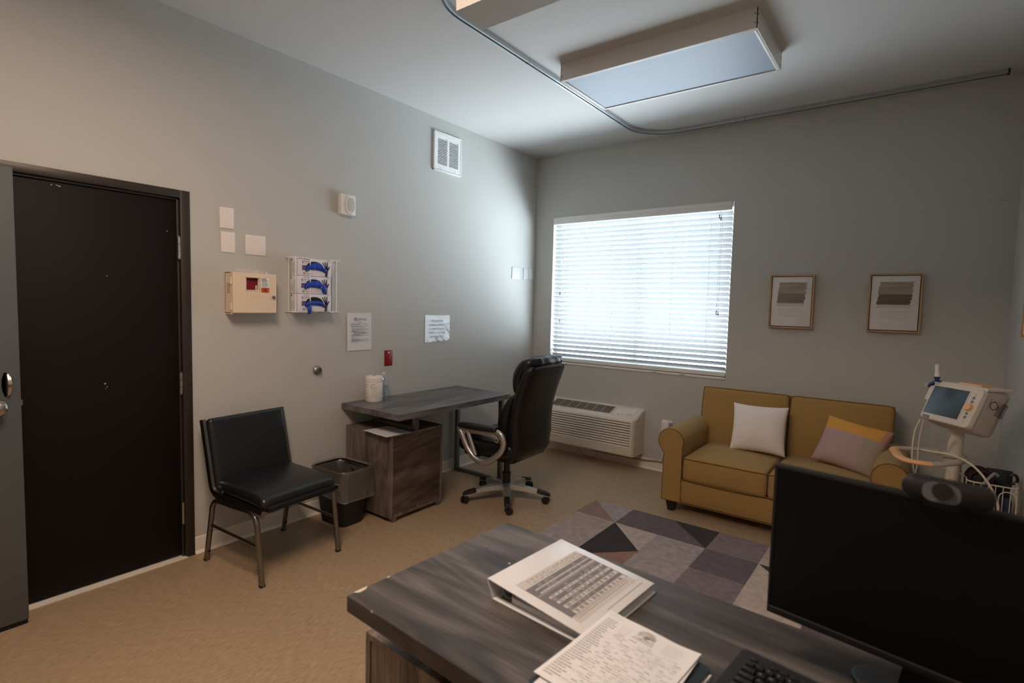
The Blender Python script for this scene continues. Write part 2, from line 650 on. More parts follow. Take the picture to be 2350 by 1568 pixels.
for z in (.204, .956, 1.716):
    h = MB()
    for k in range(3):
        h.cyl((.006, DY1 - .008, z + k * .0405 + .001), (.006, DY1 - .008, z + k * .0405 + .0395), .0085, seg=14)
    h.cyl((.006, DY1 - .008, z - .004), (.006, DY1 - .008, z), .006).cyl((.006, DY1 - .008, z + .1215), (.006, DY1 - .008, z + .126), .006)
    h.build('hinge', STEEL, d)

# grey door, swung flat in front of the left wall
g = bpy.data.objects.new('door_2', None)
COL.objects.link(g)
g['kind'] = 'structure'
GX0, GX1, GY0, GY1 = .108, .152, -5.1, -4.181
MB().box((GX0, GY0, .022), (GX1, GY1, 2.043), r=.002).build('door_leaf', GREYD, g)
MB().box((GX0 + .006, GY0, .004), (GX1 - .004, GY1 - .004, .022)).build('bottom_strip', BLACKM, g)  # black strip along the bottom of the leaf
# thumb turn: a bowed upright plate
prof = []
rings = []
for i in range(13):
    t = i / 12
    zz = 1.05 + .106 * t
    wd = .0175 * (math.sin(PI * (.12 + .76 * t)) ** .8)
    dp = .010 + .020 * math.sin(PI * t)
    rings.append([V((GX1 + (dp if c > -.2 else 0) * (1 if abs(c) < .8 else .6), -4.226 + wd * c, zz)) for c in (-1, -.75, -.4, 0, .4, .75, 1)] + [V((GX1, -4.226 + wd, zz)), V((GX1, -4.226 - wd, zz))])
MB().loft(rings).build('thumb_turn', NICKEL, g, angle=60)
MK = Matrix.Translation((GX1, -4.262, 1.005)) @ Matrix.Rotation(R(90), 4, 'Y')
MB().lathe([(.0, 0), (.036, 0), (.036, .006), (.033, .010), (.027, .012), (.026, .016), (.018, .018), (.012, .03), (.02, .04), (.027, .048), (.027, .058), (.02, .064), (0, .066)], 32, M=MK, cap=False).build('door_knob', NICKEL, g)
MB().prism([(GX0 + .014, GY1), (GX1 - .014, GY1), (GX1 - .014, GY1 + .006), (GX0 + .014, GY1 + .014)], 1.004, 1.028).build('latch_bolt', STEEL, g)
hj = MB()
for z in (.3, 1.1, 1.8):
    hj.cyl((.075, GY0 + .005, z), (.075, GY0 + .005, z + .12), .009).box((.075, GY0, z), (GX0 + .002, GY0 + .006, z + .12)).box((0, GY0, z), (.075, GY0 + .006, z + .12))
hj.build('hinge', STEEL, g)

# ---------------------------------------------------------------- window and blind
wn = bpy.data.objects.new('window_1', None)
COL.objects.link(wn)
wn['kind'] = 'structure'
f = MB()
fy0, fy1 = .095, .15
f.box((WX0, fy0, WZ0), (WX0 + .03, fy1, WZ1), r=.004).box((WX1 - .03, fy0, WZ0), (WX1, fy1, WZ1), r=.004)
f.box((WX0 + .03, fy0, WZ0), (WX1 - .03, fy1, WZ0 + .05), r=.004).box((WX0 + .03, fy0, WZ1 - .05), (WX1 - .03, fy1, WZ1), r=.004)
f.box((1.112, fy0 + .015, WZ0 + .05), (1.142, fy1 - .015, WZ1 - .05), r=.004)
f.build('window_frame', PLASTW, wn)
for a, b in ((WX0 + .03, 1.112), (1.142, WX1 - .03)):
    MB().box((a, .12, WZ0 + .05), (b, .124, WZ1 - .05)).build('pane', GLASS, wn)
s = MB().box((WX0 - .002, -.008, WZ0 - .02), (WX1 + .002, .095, WZ0 + .0), r=.003)
for x in (1.36, 1.62):
    s.box((x, -.0085, WZ0 - .013), (x + .05, -.0078, WZ0 - .008), 1)
s.build('window_sill', [PLASTW, mat('rust_stain', (.16, .07, .03), .7)], wn)

bl = thing('window_blind', 'white horizontal slat blind with valance hanging in the bright window', 'blind', (0, 0, 0))
MB().box((WX0 + .006, -.012, 2.35), (WX1 - .014, .006, 2.424), r=.003).box((WX0 + .006, -.016, 2.385), (WX1 - .014, -.006, 2.424), r=.004).box((WX0 + .006, -.016, 2.352), (WX1 - .014, -.008, 2.362), r=.003).build('valance', VALW, bl)
MB().box((WX0 + .012, .008, 2.375), (WX1 - .012, .062, 2.42)).build('headrail', VALW, bl)
BX0, BX1 = WX0 + .012, WX1 - .012
SL = MB()
NS, TILT = 30, R(-44)
for i in range(NS):
    z = 2.3316 - i * .0459
    rg = []
    for x in (BX0, BX1):
        rr = []
        for k in range(7):
            t = -1 + k / 3
            a = .025 * t
            c = .0022 * (1 - t * t)
            rr.append(V((x, .034 + a * math.cos(TILT) - c * math.sin(TILT), z + a * math.sin(TILT) + c * math.cos(TILT))))
        for k in range(7):
            t = 1 - k / 3
            a = .025 * t
            c = .0022 * (1 - t * t) - .0024
            rr.append(V((x, .034 + a * math.cos(TILT) - c * math.sin(TILT), z + a * math.sin(TILT) + c * math.cos(TILT))))
        rg.append(rr)
    SL.loft(rg)
SL.build('slats', BLINDW, bl, angle=50)
MB().box((BX0, .008, .932), (BX1, .058, .972), r=.006).build('bottom_rail', VALW, bl)
for fr in (.07, .22, .385, .545, .715, .9):
    x = BX0 + (BX1 - BX0) * fr
    c = MB()
    c.tube([(x, .009, 2.375), (x, .009, .955)], .0009, 6)
    c.tube([(x, .059, 2.375), (x, .059, .955)], .0009, 6)
    for i in range(NS):
        z = 2.3316 - i * .0459 - .004
        c.tube([(x, .009, z - .012), (x, .059, z + .012)], .0006, 4)
    c.build('ladder_cord', CORD, bl)
for x, zt in ((.329, 1.648), (.335, 1.363), (1.905, 2.311), (1.919, 2.295), (1.918, 1.492), (1.932, 1.485)):
    c = MB().tube([(x, -.006, 2.37), (x, -.008, zt)], .0012, 6)
    c.build('pull_cord', CORD, bl)
    MB().lathe([(.003, .016), (.0055, .013), (.0048, .002), (.0048, -.004), (.0065, -.013), (.0065, -.017), (.002, -.018)], 14, M=Matrix.Translation((x, -.008, zt - .008))).build('cord_tassel', GREYCORD, bl)

# ---------------------------------------------------------------- ceiling fittings
def ceiling_light(x0, x1, y0, y1, label, dm):
    t = thing('ceiling_light', label, 'ceiling light', ((x0 + x1) / 2, (y0 + y1) / 2, H))
    hx, hy, dz = (x1 - x0) / 2, (y1 - y0) / 2, .105
    b = MB()
    b.box((-hx, -hy, -dz), (hx, -hy + .004, 0)).box((-hx, hy - .004, -dz), (hx, hy, 0)).box((-hx, -hy, -dz), (-hx + .004, hy, 0)).box((hx - .004, -hy, -dz), (hx, hy, 0))
    for sx in (-1, 1):
        for sy in (-1, 1):
            for zz in (-.03, -.075):
                b.cyl((sx * hx, sy * (hy - .012), zz), (sx * (hx + .002), sy * (hy - .012), zz), .004, seg=8, mi=1)
                b.cyl((sx * (hx - .012), sy * hy, zz), (sx * (hx - .012), sy * (hy + .002), zz), .004, seg=8, mi=1)
    b.build('housing', [LIGHTBOX, DSTEEL], t)
    f = MB()
    e = .022
    for a, c in (((-hx + .004, -hy + .004), (hx - .004, -hy + e)), ((-hx + .004, hy - e), (hx - .004, hy - .004)), ((-hx + .004, -hy + e), (-hx + e, hy - e)), ((hx - e, -hy + e), (hx - .004, hy - e))):
        f.box((a[0], a[1], -dz - .001), (c[0], c[1], -dz + .014), r=.004)
    f.build('lens_frame', LIGHTBOX, t)
    MB().box((-hx + e - .002, -hy + e - .002, -dz + .006), (hx - e + .002, hy - e + .002, -dz + .009)).build('diffuser', dm, t)
    return t


ceiling_light(1.37, 2.555, -1.74, -1.135, 'unlit rectangular surface-mounted ceiling light with pale bluish lens beside the curtain track', DIFF)

path = []
xa, yb, yf, rr = 1.240, -.122, -2.90, .34
path += [(3.66, yb, H)] + [(3.2 - .5 * k, yb, H) for k in range(3)] + [(xa + rr + .02, yb, H)]
for k in range(13):
    a = R(90 + 90 * k / 12)
    path.append((xa + rr + rr * math.cos(a), yb - rr + rr * math.sin(a), H))
path += [(xa, -.9, H), (xa, -1.5, H), (xa, -2.1, H)]
for k in range(13):
    a = R(180 + 90 * k / 12)
    path.append((xa + rr + rr * math.cos(a), yf + rr + rr * math.sin(a), H))
path += [(2.2, yf, H), (3.4, yf, H)]
TR = thing('curtain_track', 'grey metal curtain track curving across the ceiling above the window wall', 'curtain track')
MB().sweep(path, [(-.018, 0), (-.018, -.028), (-.007, -.028), (-.007, -.004), (.007, -.004), (.007, -.028), (.018, -.028), (.018, 0)]).build('rail', ALU, TR, angle=30)
MB().sweep(path, [(-.0069, -.0041), (-.0069, -.012), (.0069, -.012), (.0069, -.0041)]).build('slot_shade', ALUD, TR)  # dark strip standing in for the shade inside the open slot
MB().box((3.66, yb - .02, H - .03), (3.672, yb + .02, H)).build('end_cap', ALUD, TR)
for y in (-1.93, -.62):
    MB().box((xa - .0186, y - .0012, H - .0284), (xa + .0186, y + .0012, H)).build('joint', ALUD, TR)
MB().box((2.10, yb - .0186, H - .0284), (2.103, yb + .0186, H)).build('joint', ALUD, TR)

# ---------------------------------------------------------------- things on the left wall
t = thing('air_vent', 'white louvred return air grille high on the wall near the ceiling', 'vent', M=left_wall(-1.372, 2.782))
b = MB()
hw, hh = .167, .162
b.box((-hw, -hh, 0), (hw, -hh + .012, .02), r=.003).box((-hw, hh - .012, 0), (hw, hh, .02), r=.003).box((-hw, -hh, 0), (-hw + .012, hh, .02), r=.003).box((hw - .012, -hh, 0), (hw, hh, .02), r=.003)
b.build('frame', GRILLE, t)
b = MB()
iw, ih = hw - .0145, hh - .0145
gx, gy0, gy1 = iw - .028, -ih + .04, ih - .034
b.box((-iw, -ih, .002), (-gx, ih, .018)).box((gx, -ih, .002), (iw, ih, .018)).box((-gx, -ih, .002), (gx, gy0, .018)).box((-gx, gy1, .002), (gx, ih, .018)).box((-.012, gy0, .002), (.012, gy1, .018))
b.box((-.09, -ih + .004, .018), (-.085, -ih + .014, .022)).box((.085, -ih + .004, .018), (.09, -ih + .014, .022))
b.build('face_panel', GRILLE, t)
b = MB()
for k in range(17):
    z = gy0 + (k + .5) * (gy1 - gy0) / 17
    for x0, x1 in ((-gx, -.012), (.012, gx)):
        b.loft([[V((x, z - .0062, .0172)), V((x, z + .0065, .006)), V((x, z + .0075, .007)), V((x, z - .005, .0185))] for x in (x0, x1)])
b.build('louvers', GRILLE, t)
MB().box((-gx, gy0, .0005), (gx, gy1, .002)).build('duct_opening', DARKHOLE, t)

t = thing('alarm_sounder', 'white fire alarm sounder with oval slotted face on the wall', 'alarm', M=left_wall(-2.392, 2.186))
MB().box((-.064, -.072, 0), (.064, .072, .04), r=.008, seg=3).build('body', PLASTW, t)
b = MB()
pf = []
for k in range(40):
    a = 2 * PI * k / 40
    pf.append((.016 + .042 * math.copysign(abs(math.cos(a)) ** .8, math.cos(a)), .067 * math.copysign(abs(math.sin(a)) ** .75, math.sin(a))))
b.prism(pf, .038, .047, r=.003)
b.build('face_plate', PLASTW, t)
b = MB()
for k in range(15):
    z = -.043 + .087 * k / 14
    hw_ = .033 * math.sqrt(max(.05, 1 - ((z - .0) / .056) ** 2))
    b.box((.016 - hw_, z - .0011, .0468), (.016 + hw_, z + .0011, .0474))
b.cyl((.016, -.056, .0468), (.016, -.056, .0475), .0035, seg=14)
b.build('sound_slots', mat('slot_grey', (.2, .2, .2), .6), t)


def wall_plate(label, y, z, w_, h_, cols, m, group=None, wavy_glints=False):
    t = thing('wall_plate', label, 'wall plate', M=left_wall(y, z), group=group)
    p = MB().box((-w_ / 2, -h_ / 2, 0), (w_ / 2, h_ / 2, .006), r=.0035, seg=3)
    if wavy_glints:  # raised ridges stand in for the wavy reflections on the gloss
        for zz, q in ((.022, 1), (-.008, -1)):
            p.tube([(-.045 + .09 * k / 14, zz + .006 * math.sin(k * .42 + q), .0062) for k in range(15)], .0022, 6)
    p.build('plate', m, t)
    for c in cols:
        for s_ in (-1, 1):
            b = MB().cyl((c, s_ * h_ * .34, .0055), (c, s_ * h_ * .34, .0068), .0036, seg=14)
            b.box((c - .003, s_ * h_ * .34 - .0005, .0068), (c + .003, s_ * h_ * .34 + .0005, .007), 1, M=Matrix.Translation((c, s_ * h_ * .34, 0)) @ Matrix.Rotation(R(40 * s_ + 20), 4, 'Z') @ Matrix.Translation((-c, -s_ * h_ * .34, 0)))
            b.build('screw', [m, INKG], t)


wall_plate('narrow white blank wall plate, the upper of two beside the brown door', -3.216, 1.977, .082, .124, [0], PLATE)
wall_plate('narrow white blank wall plate directly below another by the brown door', -3.210, 1.836, .082, .122, [0], PLATE)
wall_plate('wide square white blank wall plate above the sharps cabinet', -3.044, 1.835, .128, .122, [-.023, .023], PLATE)
wall_plate('glossy white double wall plate near the window corner, with four screws', -.342, 1.835, .137, .118, [-.023, .023], GLOSSW, wavy_glints=True)
wall_plate('narrow white wall plate sandwiched between the glossy double plate and the room corner plate', -.170, 1.838, .088, .118, [], GLOSSW)
wall_plate('narrow white wall plate tight in the room corner beside the window', -.080, 1.838, .078, .118, [], GLOSSW)

# sharps cabinet
t = thing('sharps_cabinet', 'ivory locked sharps disposal cabinet with red window and biohazard sticker', 'sharps container', M=left_wall(-3.095, 1.537))
W2, H2 = .134, .121
b = MB()
b.box((-W2, -H2, 0), (W2, H2, .004))
b.box((-W2, -H2, 0), (-W2 + .004, H2, .0705)).box((W2 - .004, -H2, 0), (W2, H2, .0705)).box((-W2, H2 - .004, 0), (W2, H2, .074)).box((-W2, -H2, 0), (W2, -H2 + .004, .06))
b.box((-W2, -H2 - .006, .0), (-W2 + .006, -H2, .085))
b.build('cabinet_body', PLASTI, t)
b = MB()
for i in range(4):
    for j in range(5):
        b.box((-W2 - .0006, .052 - j * .0125 - .0045, .026 + i * .010), (-W2 + .001, .052 - j * .0125 + .0045, .030 + i * .010))
b.build('vent_slots', REDBIN, t)
b = MB()
win = [(-.062 + .0, .016), (.0, .016), (.0, .088), (-.062, .088)]
# door with a window opening: frame of four slabs
dz0, dz1 = .08, .098
wx0, wx1, wz0, wz1 = -.052, .022, .02, .092
O4 = [(-W2, -H2), (W2, -H2), (W2, H2), (-W2, H2)]
I4_ = [(wx0, wz0), (wx1, wz0), (wx1, wz1), (wx0, wz1)]
b.loft([[V((x, y, dz0)) for x, y in I4_], [V((x, y, dz1)) for x, y in I4_], [V((x, y, dz1)) for x, y in O4], [V((x, y, .07)) for x, y in O4]], cap=False)
bd = b.build('door', PLASTI, t)
md = bd.modifiers.new('soft_edges', 'BEVEL')
md.width = .005
md.segments = 3
md.limit_method = 'ANGLE'
b = MB()
px = [(wx0 - .004, wz0 - .004), (wx1 + .004, wz0 - .004), (wx1 + .004, wz1 + .004), (wx0 - .004, wz1 + .004), (wx0 - .004, wz0 - .004)]
b.tube([(x, y, dz1) for x, y in px[:-1]], .0035, 8, closed=True)
b.build('window_rim', PLASTI, bd)
b = MB()
b.tube([(x, y, dz1) for x, y in catmull([(-.045, -.007, 0), (.045, -.007, 0), (.05, -.02, 0), (.045, -.033, 0), (-.045, -.033, 0), (-.05, -.02, 0)], 6, True) for x, y in [(x, y)]] if False else [(p.x, p.y, dz1) for p in catmull([(-.045, -.007, 0), (0, -.0065, 0), (.045, -.007, 0), (.05, -.02, 0), (.045, -.033, 0), (0, -.0335, 0), (-.045, -.033, 0), (-.05, -.02, 0)], 5, True)], .0011, 6, closed=True)
b.text('SharpSafety', .0135, Matrix.Translation((0, -.02, dz1 + .0002)), 0, depth=.0006)
b.build('embossed_plate', PLASTI, bd)
b = MB()
b.lathe([(.011, 0), (.011, .008), (.009, .011), (0, .0115)], 24, M=Matrix.Translation((.113, -.022, dz1)))
b.box((.1123, -.026, dz1 + .0114), (.1137, -.018, dz1 + .0122), 1)
b.build('lock', [STEEL, DARKHOLE], bd)
for z in (.07, -.08):
    MB().cyl((-W2 - .002, z - .02, .079), (-W2 - .002, z + .02, .079), .006, seg=12).box((-W2 - .004, z - .02, .066), (-W2, z - .002, .079)).build('door_hinge', PLASTI, bd)
MB().box((-W2 + .012, -H2 + .006, .008), (W2 - .012, H2 - .01, .074), r=.01).build('inner_container', REDBIN, t)
b = MB().box((wx1 - .011, wz0 + .001, .075), (wx1 - .0, wz0 + .028, .0755))
for k in range(4):
    b.box((wx1 - .009, wz0 + .004 + k * .0045, .0756), (wx1 - .004 + (k % 2) * .002, wz0 + .006 + k * .0045, .076), 1)
b.build('container_label', [PAPERB, INK], t)
b = MB()
lx0, lx1 = .036, .086
b.box((lx0, .036, dz1), (lx1, .096, dz1 + .0005))
b.box((lx0, .006, dz1), (lx1, .036, dz1 + .0005), 1)
for k in range(13):
    zz = .091 - k * .0042
    b.words(lx0 + .003, lx1 - random.uniform(.004, .02), zz, .0017 if k > 3 else .0024, dz1 + .0005, 2, seed=k, wmax=9)
cx_, cy_ = (lx0 + lx1) / 2, .0215
for k in range(3):
    a = R(90 + 120 * k)
    q = V((cx_ + .0052 * math.cos(a), cy_ + .0052 * math.sin(a), dz1 + .0012))
    arc = [q + V((.0056 * math.cos(a + R(38) + R(284) * j / 14), .0056 * math.sin(a + R(38) + R(284) * j / 14), 0)) for j in range(15)]
    b.tube(arc, .0009, 6, 2)
b.tube([(cx_ + .0058 * math.cos(2 * PI * j / 24), cy_ + .0058 * math.sin(2 * PI * j / 24), dz1 + .0012) for j in range(24)], .0007, 6, 2, closed=True)
b.text('BIOHAZARD', .0046, Matrix.Translation((cx_, .0092, dz1 + .0009)), 2)
b.build('warning_sticker', [PAPERB, ORANGE, INK], bd)
MB().box((-.085, H2 - .004, .012), (.075, H2 + .026, .015), r=.001).box((-.085, H2 - .004, .05), (.075, H2 + .022, .053), r=.001).build('clear_lid', LIDCLR, t)
MB().lathe([(.006, 0), (.004, .008), (.0025, .016), (0, .017)], 12, M=Matrix.Translation((.1, H2, .04)) @ Matrix.Rotation(R(-90), 4, 'X')).build('lid_tab', PLASTW, t)

# glove rack and boxes
GY, GZ = -2.685, 1.606
t = thing('glove_rack', 'white wire wall rack holding three boxes of gloves', 'rack', M=left_wall(GY, GZ))
b = MB()
rw = .0029
LX, RX, ZT, ZB, DF = -.15, .15, .172, -.180, .104
for z in (ZT, ZB):
    b.tube([(-.165, z, .006), (.235, z, .006)], rw, 8)
b.tube([(-.14, ZB, .006), (-.14, ZB, DF)], rw, 8).tube([(0, ZB, .006), (0, ZB, DF)], rw, 8).tube([(.12, ZB, .006), (.12, ZB, DF)], rw, 8)
for x in (-.14, .19):
    b.tube([(x, ZB, .004), (x, ZT, .004)], rw, 8)
b.build('back_frame', WIREW, t)
b, b2 = MB(), MB()
for z in (ZT, ZB):
    b.tube([(-.165, z, .006), (-.172, z, DF), (-.155, z, DF), (-.045, z, DF)], rw, 8)
    b2.tube([(.205, z, .006), (.182, z, DF), (.10, z, DF)], rw, 8)
for q, x, x2 in ((b, -.151, -.047), (b2, .101, .152)):
    q.tube([(x, ZT, DF), (x, ZB, DF)], rw, 8)
    q.tube([(x2, ZT, DF), (x2, ZB, DF)], rw, 8)
b.build('front_loop', WIREW, t)
b2.build('front_loop', WIREW, t)


def glove_box(k, sq, label, dx, cfg):
    z0 = ZB + .004 + k * .1165
    t = thing('glove_box', label, 'glove box', M=left_wall(GY, GZ) @ Matrix.Translation((dx, z0, 0)), group='glove boxes in the wire rack')
    x0, x1, D = -.130, .118, .097
    MB().box((x0, 0, .012), (x1, .1145, D), r=.0012).build('carton', CARDW, t)
    c = MB()
    Z = D + .0002
    c.box((x0 + .028, .036, Z), (x0 + .088, .068, Z + .0003), 0)
    c.box((x0 + .031, .079, Z), (x0 + .036, .098, Z + .0003), 1)
    c.text('Nitrile Exam Gloves', .0115, Matrix.Translation((x0 + .041, .094, Z + .0002)), 1, 'LEFT')
    c.text('powder free', .009, Matrix.Translation((x0 + .041, .0835, Z + .0002)), 2, 'LEFT')
    c.words(x0 + .041, x0 + .09, .107, .003, Z, 2, seed=k)
    c.words(x0 + .06, x0 + .105, .014, .0035, Z, 2, seed=k + 5)
    c.words(x1 - .035, x1 - .012, .107, .003, Z, 2, seed=k + 9)
    c.box((x0 + .037, .008, Z), (x0 + .050, .021, Z + .0003), 3)
    c.box((x0 + .042, .011, Z + .0003), (x0 + .045, .018, Z + .0005), 4)
    # the printed gloved hand
    hx = x1 - .040
    for (ax, ay), (bx, by), r_ in (((hx - .004, .052), (hx - .028, .094), .0036), ((hx + .001, .056), (hx - .012, .1), .0036), ((hx + .006, .056), (hx + .006, .098), .0036), ((hx + .009, .044), (hx + .024, .070), .0038)):
        dx_, dy_ = bx - ax, by - ay
        n_ = math.hypot(dx_, dy_)
        ox, oy = -dy_ / n_ * r_, dx_ / n_ * r_
        c.poly([(ax - ox * 1.3, ay - oy * 1.3, Z + .0003), (ax + ox * 1.3, ay + oy * 1.3, Z + .0003), (bx + ox, by + oy, Z + .0003), (bx - ox, by - oy, Z + .0003)][::-1], 5)
    c.poly([(hx - .009, .0, Z + .0003), (hx + .006, .0, Z + .0003), (hx + .013, .05, Z + .0003), (hx + .006, .062, Z + .0003), (hx - .007, .060, Z + .0003), (hx - .011, .045, Z + .0003)], 5)
    c.poly([(hx - .018, .001, Z + .0004), (hx - .006, .001, Z + .0004), (hx - .009, .016, Z + .0004)], 6)
    c.words(.005, .1, x0 - .0, .0, Z, 2) if False else None
    c.build('front_print', [PURPLE, BLUEP, INKG, sq, PAPERB, GLOVED, SKINP], t)
    c = MB()
    # side panel print
    S = Matrix(((0, 0, -1, x0 - .0002), (0, 1, 0, 0), (1, 0, 0, 0), (0, 0, 0, 1)))
    for q in range(4):
        zz = .025 + q * .02
        c.box((.022 + q * .016, .015, 0), (.0245 + q * .016, .06 + .01 * q, .0003), 2, M=S)
    c.box((.02, .095, 0), (.03, .11, .0003), 1, M=S)
    c.build('side_print', [PURPLE, BLUEP, INKG], t)
    # crescent opening
    def cres(u, v):       # u along, v across
        a = R(205 - 230 * u) if False else PI * (1 - u)
        x = -.008 + .070 * math.cos(a)
        base_ = .022 + .020 * math.sin(a)
        top = .030 + .066 * math.sin(a) ** .75
        return x, base_ + (top - base_) * v
    n = 24
    op = MB()
    op.strip([[V((*cres(u / n, v), D + .0006)) for v in (1, 0)] for u in range(n + 1)])
    op.build('dispensing_slot', DARKHOLE, t)
    gl = MB()
    rows = []
    lo, hi = cfg['cover']
    for i in range(41):
        u = .02 + .96 * i / 40
        row = []
        for j in range(13):
            v = j / 12
            x, y = cres(u, -.02 + (hi + .08 * math.sin(u * 9 + k)) * v)
            nz_ = mnoise.noise(V((u * 9 + k * 7, v * 5, k * 3.1))) + .5 * mnoise.noise(V((u * 24, v * 9 + 4, k)))
            rid = abs(mnoise.noise(V((u * 6 + v * 9, v * 3 - u * 4, k * 2.7))))
            z_ = D + .002 + .015 * math.sin(PI * v) ** .6 * math.sin(PI * u) ** .5 + .007 * nz_ * math.sin(PI * v) + .006 * rid
            row.append(V((x, y, z_)))
        rows.append(row)
    gl.strip(rows)
    # the loose cuff hanging from the slot
    if cfg.get('tail'):
        tx, ty, ang, ln, wd = cfg['tail']
        rings = []
        for i in range(11):
            s_ = i / 10
            ww_ = wd * (math.sin(PI * (.2 + .68 * s_)) ** .8)
            c0 = V((tx + math.sin(ang) * ln * s_, ty - math.cos(ang) * ln * s_, D + .012 + .006 * math.sin(PI * s_)))
            sx, sy = math.cos(ang), math.sin(ang)
            ring = []
            for q in range(12):
                th = 2 * PI * q / 12
                o_ = ww_ * math.cos(th) * (1 + .12 * math.sin(7 * s_ + q))
                ring.append(c0 + V((sx * o_, sy * o_, .005 * math.sin(th) * (1 + .5 * math.sin(5 * s_)))))
            rings.append(ring)
        gl.loft(rings)
    o = gl.build('glove', GLOVE, t, angle=70)
    return t


glove_box(2, REDSQ, 'top box of blue nitrile gloves in the wire rack, with red square print', 0, dict(cover=(0, .86), tail=(.052, .05, .9, .022, .010)))
glove_box(1, GRNSQ, 'middle box of blue nitrile gloves in the wire rack, with green square print', -.006, dict(cover=(0, .9), tail=(.05, .06, .15, .055, .021)))
glove_box(0, BLUSQ, 'bottom box of blue nitrile gloves in the wire rack, with blue square print', -.003, dict(cover=(0, .62), tail=(-.052, .036, -.1, .055, .017)))

# notices
t = thing('posted_letter', 'white letter page with tree logo heading and small printed lines posted on wall', 'paper', M=left_wall(-2.266, 1.281))
b = MB()
rows = []
for i in range(7):
    x = -.109 + .218 * i / 6
    rows.append([V((x, z, .004 + .004 * (1 if z < 0 else .3) * abs(x / .109) ** 2)) for z in (-.139, -.05, .05, .139)])
b.strip(rows)
b.build('sheet', PAPER, t)
p = MB()
Zp = .0085
for k in range(7):
    a = R(10 + 160 * k / 6)
    p.tube([(-.036, .088, Zp), (-.036 + .010 * math.cos(a) * .6, .088 + .012 * math.sin(a) * .7, Zp), (-.036 + .015 * math.cos(a), .090 + .013 * math.sin(a), Zp)], .0008, 4)
p.tube([(-.036 + .0145 * math.cos(R(a)), .0935 + .0105 * math.sin(R(a)), Zp) for a in range(-20, 201, 20)], .0010, 4)
p.box((-.052, .081, Zp), (-.02, .083, Zp + .0003)).box((-.037, .083, Zp), (-.035, .092, Zp + .0003))
p.text('SILVER STATE', .0125, Matrix.Translation((.021, .0945, Zp)), 0)
p.text('ADOLESCENT TREATMENT', .0066, Matrix.Translation((.021, .0855, Zp)), 0)
p.box((-.017, .0895, Zp), (.059, .0899, Zp + .0003))
lines = [(-.015, .016, .0695, 1), (-.082, .074, .058, 0), (-.082, .003, .052, 0), (-.082, .078, .042, 0), (-.082, .022, .036, 0), (-.074, .05, .026, 0), (-.066, -.06, .020, 0), (-.066, .078, .016, 0), (-.072, .02, .010, 0), (-.072, -.035, .005, 0), (-.072, .05, .0, 0), (-.054, .078, -.006, 0), (-.056, .06, -.011, 0), (-.056, .046, -.016, 0), (-.072, .004, -.022, 0), (-.072, .076, -.027, 0), (-.072, .016, -.033, 0), (-.072, -.062, -.038, 0), (-.070, -.034, -.045, 1), (-.072, -.002, -.055, 0), (-.070, .072, -.0585, 0), (-.070, .014, -.064, 0), (-.070, .074, -.069, 0), (-.084, -.012, -.077, 0)]
for i, (a, c, z, bold) in enumerate(lines):
    p.words(a, c, z, .0026 if bold else .0020, Zp, 0 if bold else 1, seed=i, wmax=9)
p.build('printing', [INKG, INKG], t)

t = thing('posted_notice', 'crinkled plastic sleeve notice with underlined writing on wall above the desk', 'notice', M=left_wall(-1.455, 1.290))
b = MB()
rows = []
for i in range(25):
    x = -.147 + .292 * i / 24
    row = []
    for j in range(19):
        z = -.1145 + .228 * j / 18
        cr = max(0, (x + .02) / .16) + max(0, (-z - .06) / .06)
        nz_ = abs(mnoise.noise(V((x * 22 + z * 30, z * 14 - x * 8, 1.3)))) * .010 * min(1, cr)
        row.append(V((x + (.006 * (z + .11) / .2 if i == 24 else 0), z + (.004 * (1 - i / 24) * -1 if j == 0 else 0) + (.006 * i / 24 if j == 0 else 0), .004 + nz_ + .001 * mnoise.noise(V((x * 9, z * 9, 5))))))
    rows.append(row)
b.strip(rows)
b.build('plastic_sleeve', mat('glossy_plastic_sleeve', (.66, .70, .73), .12, spec=.7), t)
b = MB()
for i, s_ in enumerate(['All property', 'searches must be', 'completed at this', 'table or the main', 'therapist office']):
    z = .066 - i * .0335
    wd = .069 if i == 0 else .105
    b.text(s_, .028, Matrix.Translation((-.008, z, .0125)), 0 if i < 2 else 1)
    b.box((-.008 - wd, z - .0125, .0123), (-.008 + wd, z - .0113, .0126), 0 if i < 2 else 1)
b.build('writing', [mat('mauve_ink', (.42, .33, .35), .5), mat('lilac_ink', (.48, .47, .54), .4)], t)

t = thing('emergency_switch', 'dark red wall switch plate with small white tag', 'switch', M=left_wall(-1.989, 1.067))
MB().box((-.039, -.061, 0), (.039, .061, .006), r=.003, seg=3).build('plate', REDP, t)
MB().box((-.004, -.010, .005), (.004, .010, .009), r=.001).loft([[V((-.003, -.004, .007)), V((.003, -.004, .007)), V((.003, .006, .007)), V((-.003, .006, .007))], [V((-.003, -.012, .022)), V((.003, -.012, .022)), V((.003, -.006, .024)), V((-.003, -.006, .024))]]).build('toggle', REDL, t)
MB().box((-.008, .037, .006), (.008, .047, .0066)).build('tag', PAPERB, t)
for z in (-.033, .033):
    MB().cyl((0, z, .006), (0, z, .007), .0034, seg=14).build('screw', REDL, t)

t = thing('wall_door_stop', 'round metal door stop with rubber bumper on wall above the black chair', 'door stop', M=left_wall(-2.614, 1.02))
MB().lathe([(.033, 0), (.033, .006), (.030, .012), (.024, .016), (.021, .022), (.020, .024), (0, .024)], 32).build('cup', STEEL, t)
MB().lathe([(.018, .020), (.018, .032), (.015, .035), (.009, .033), (.006, .026), (0, .025)], 28).build('bumper', RUBBER, t)

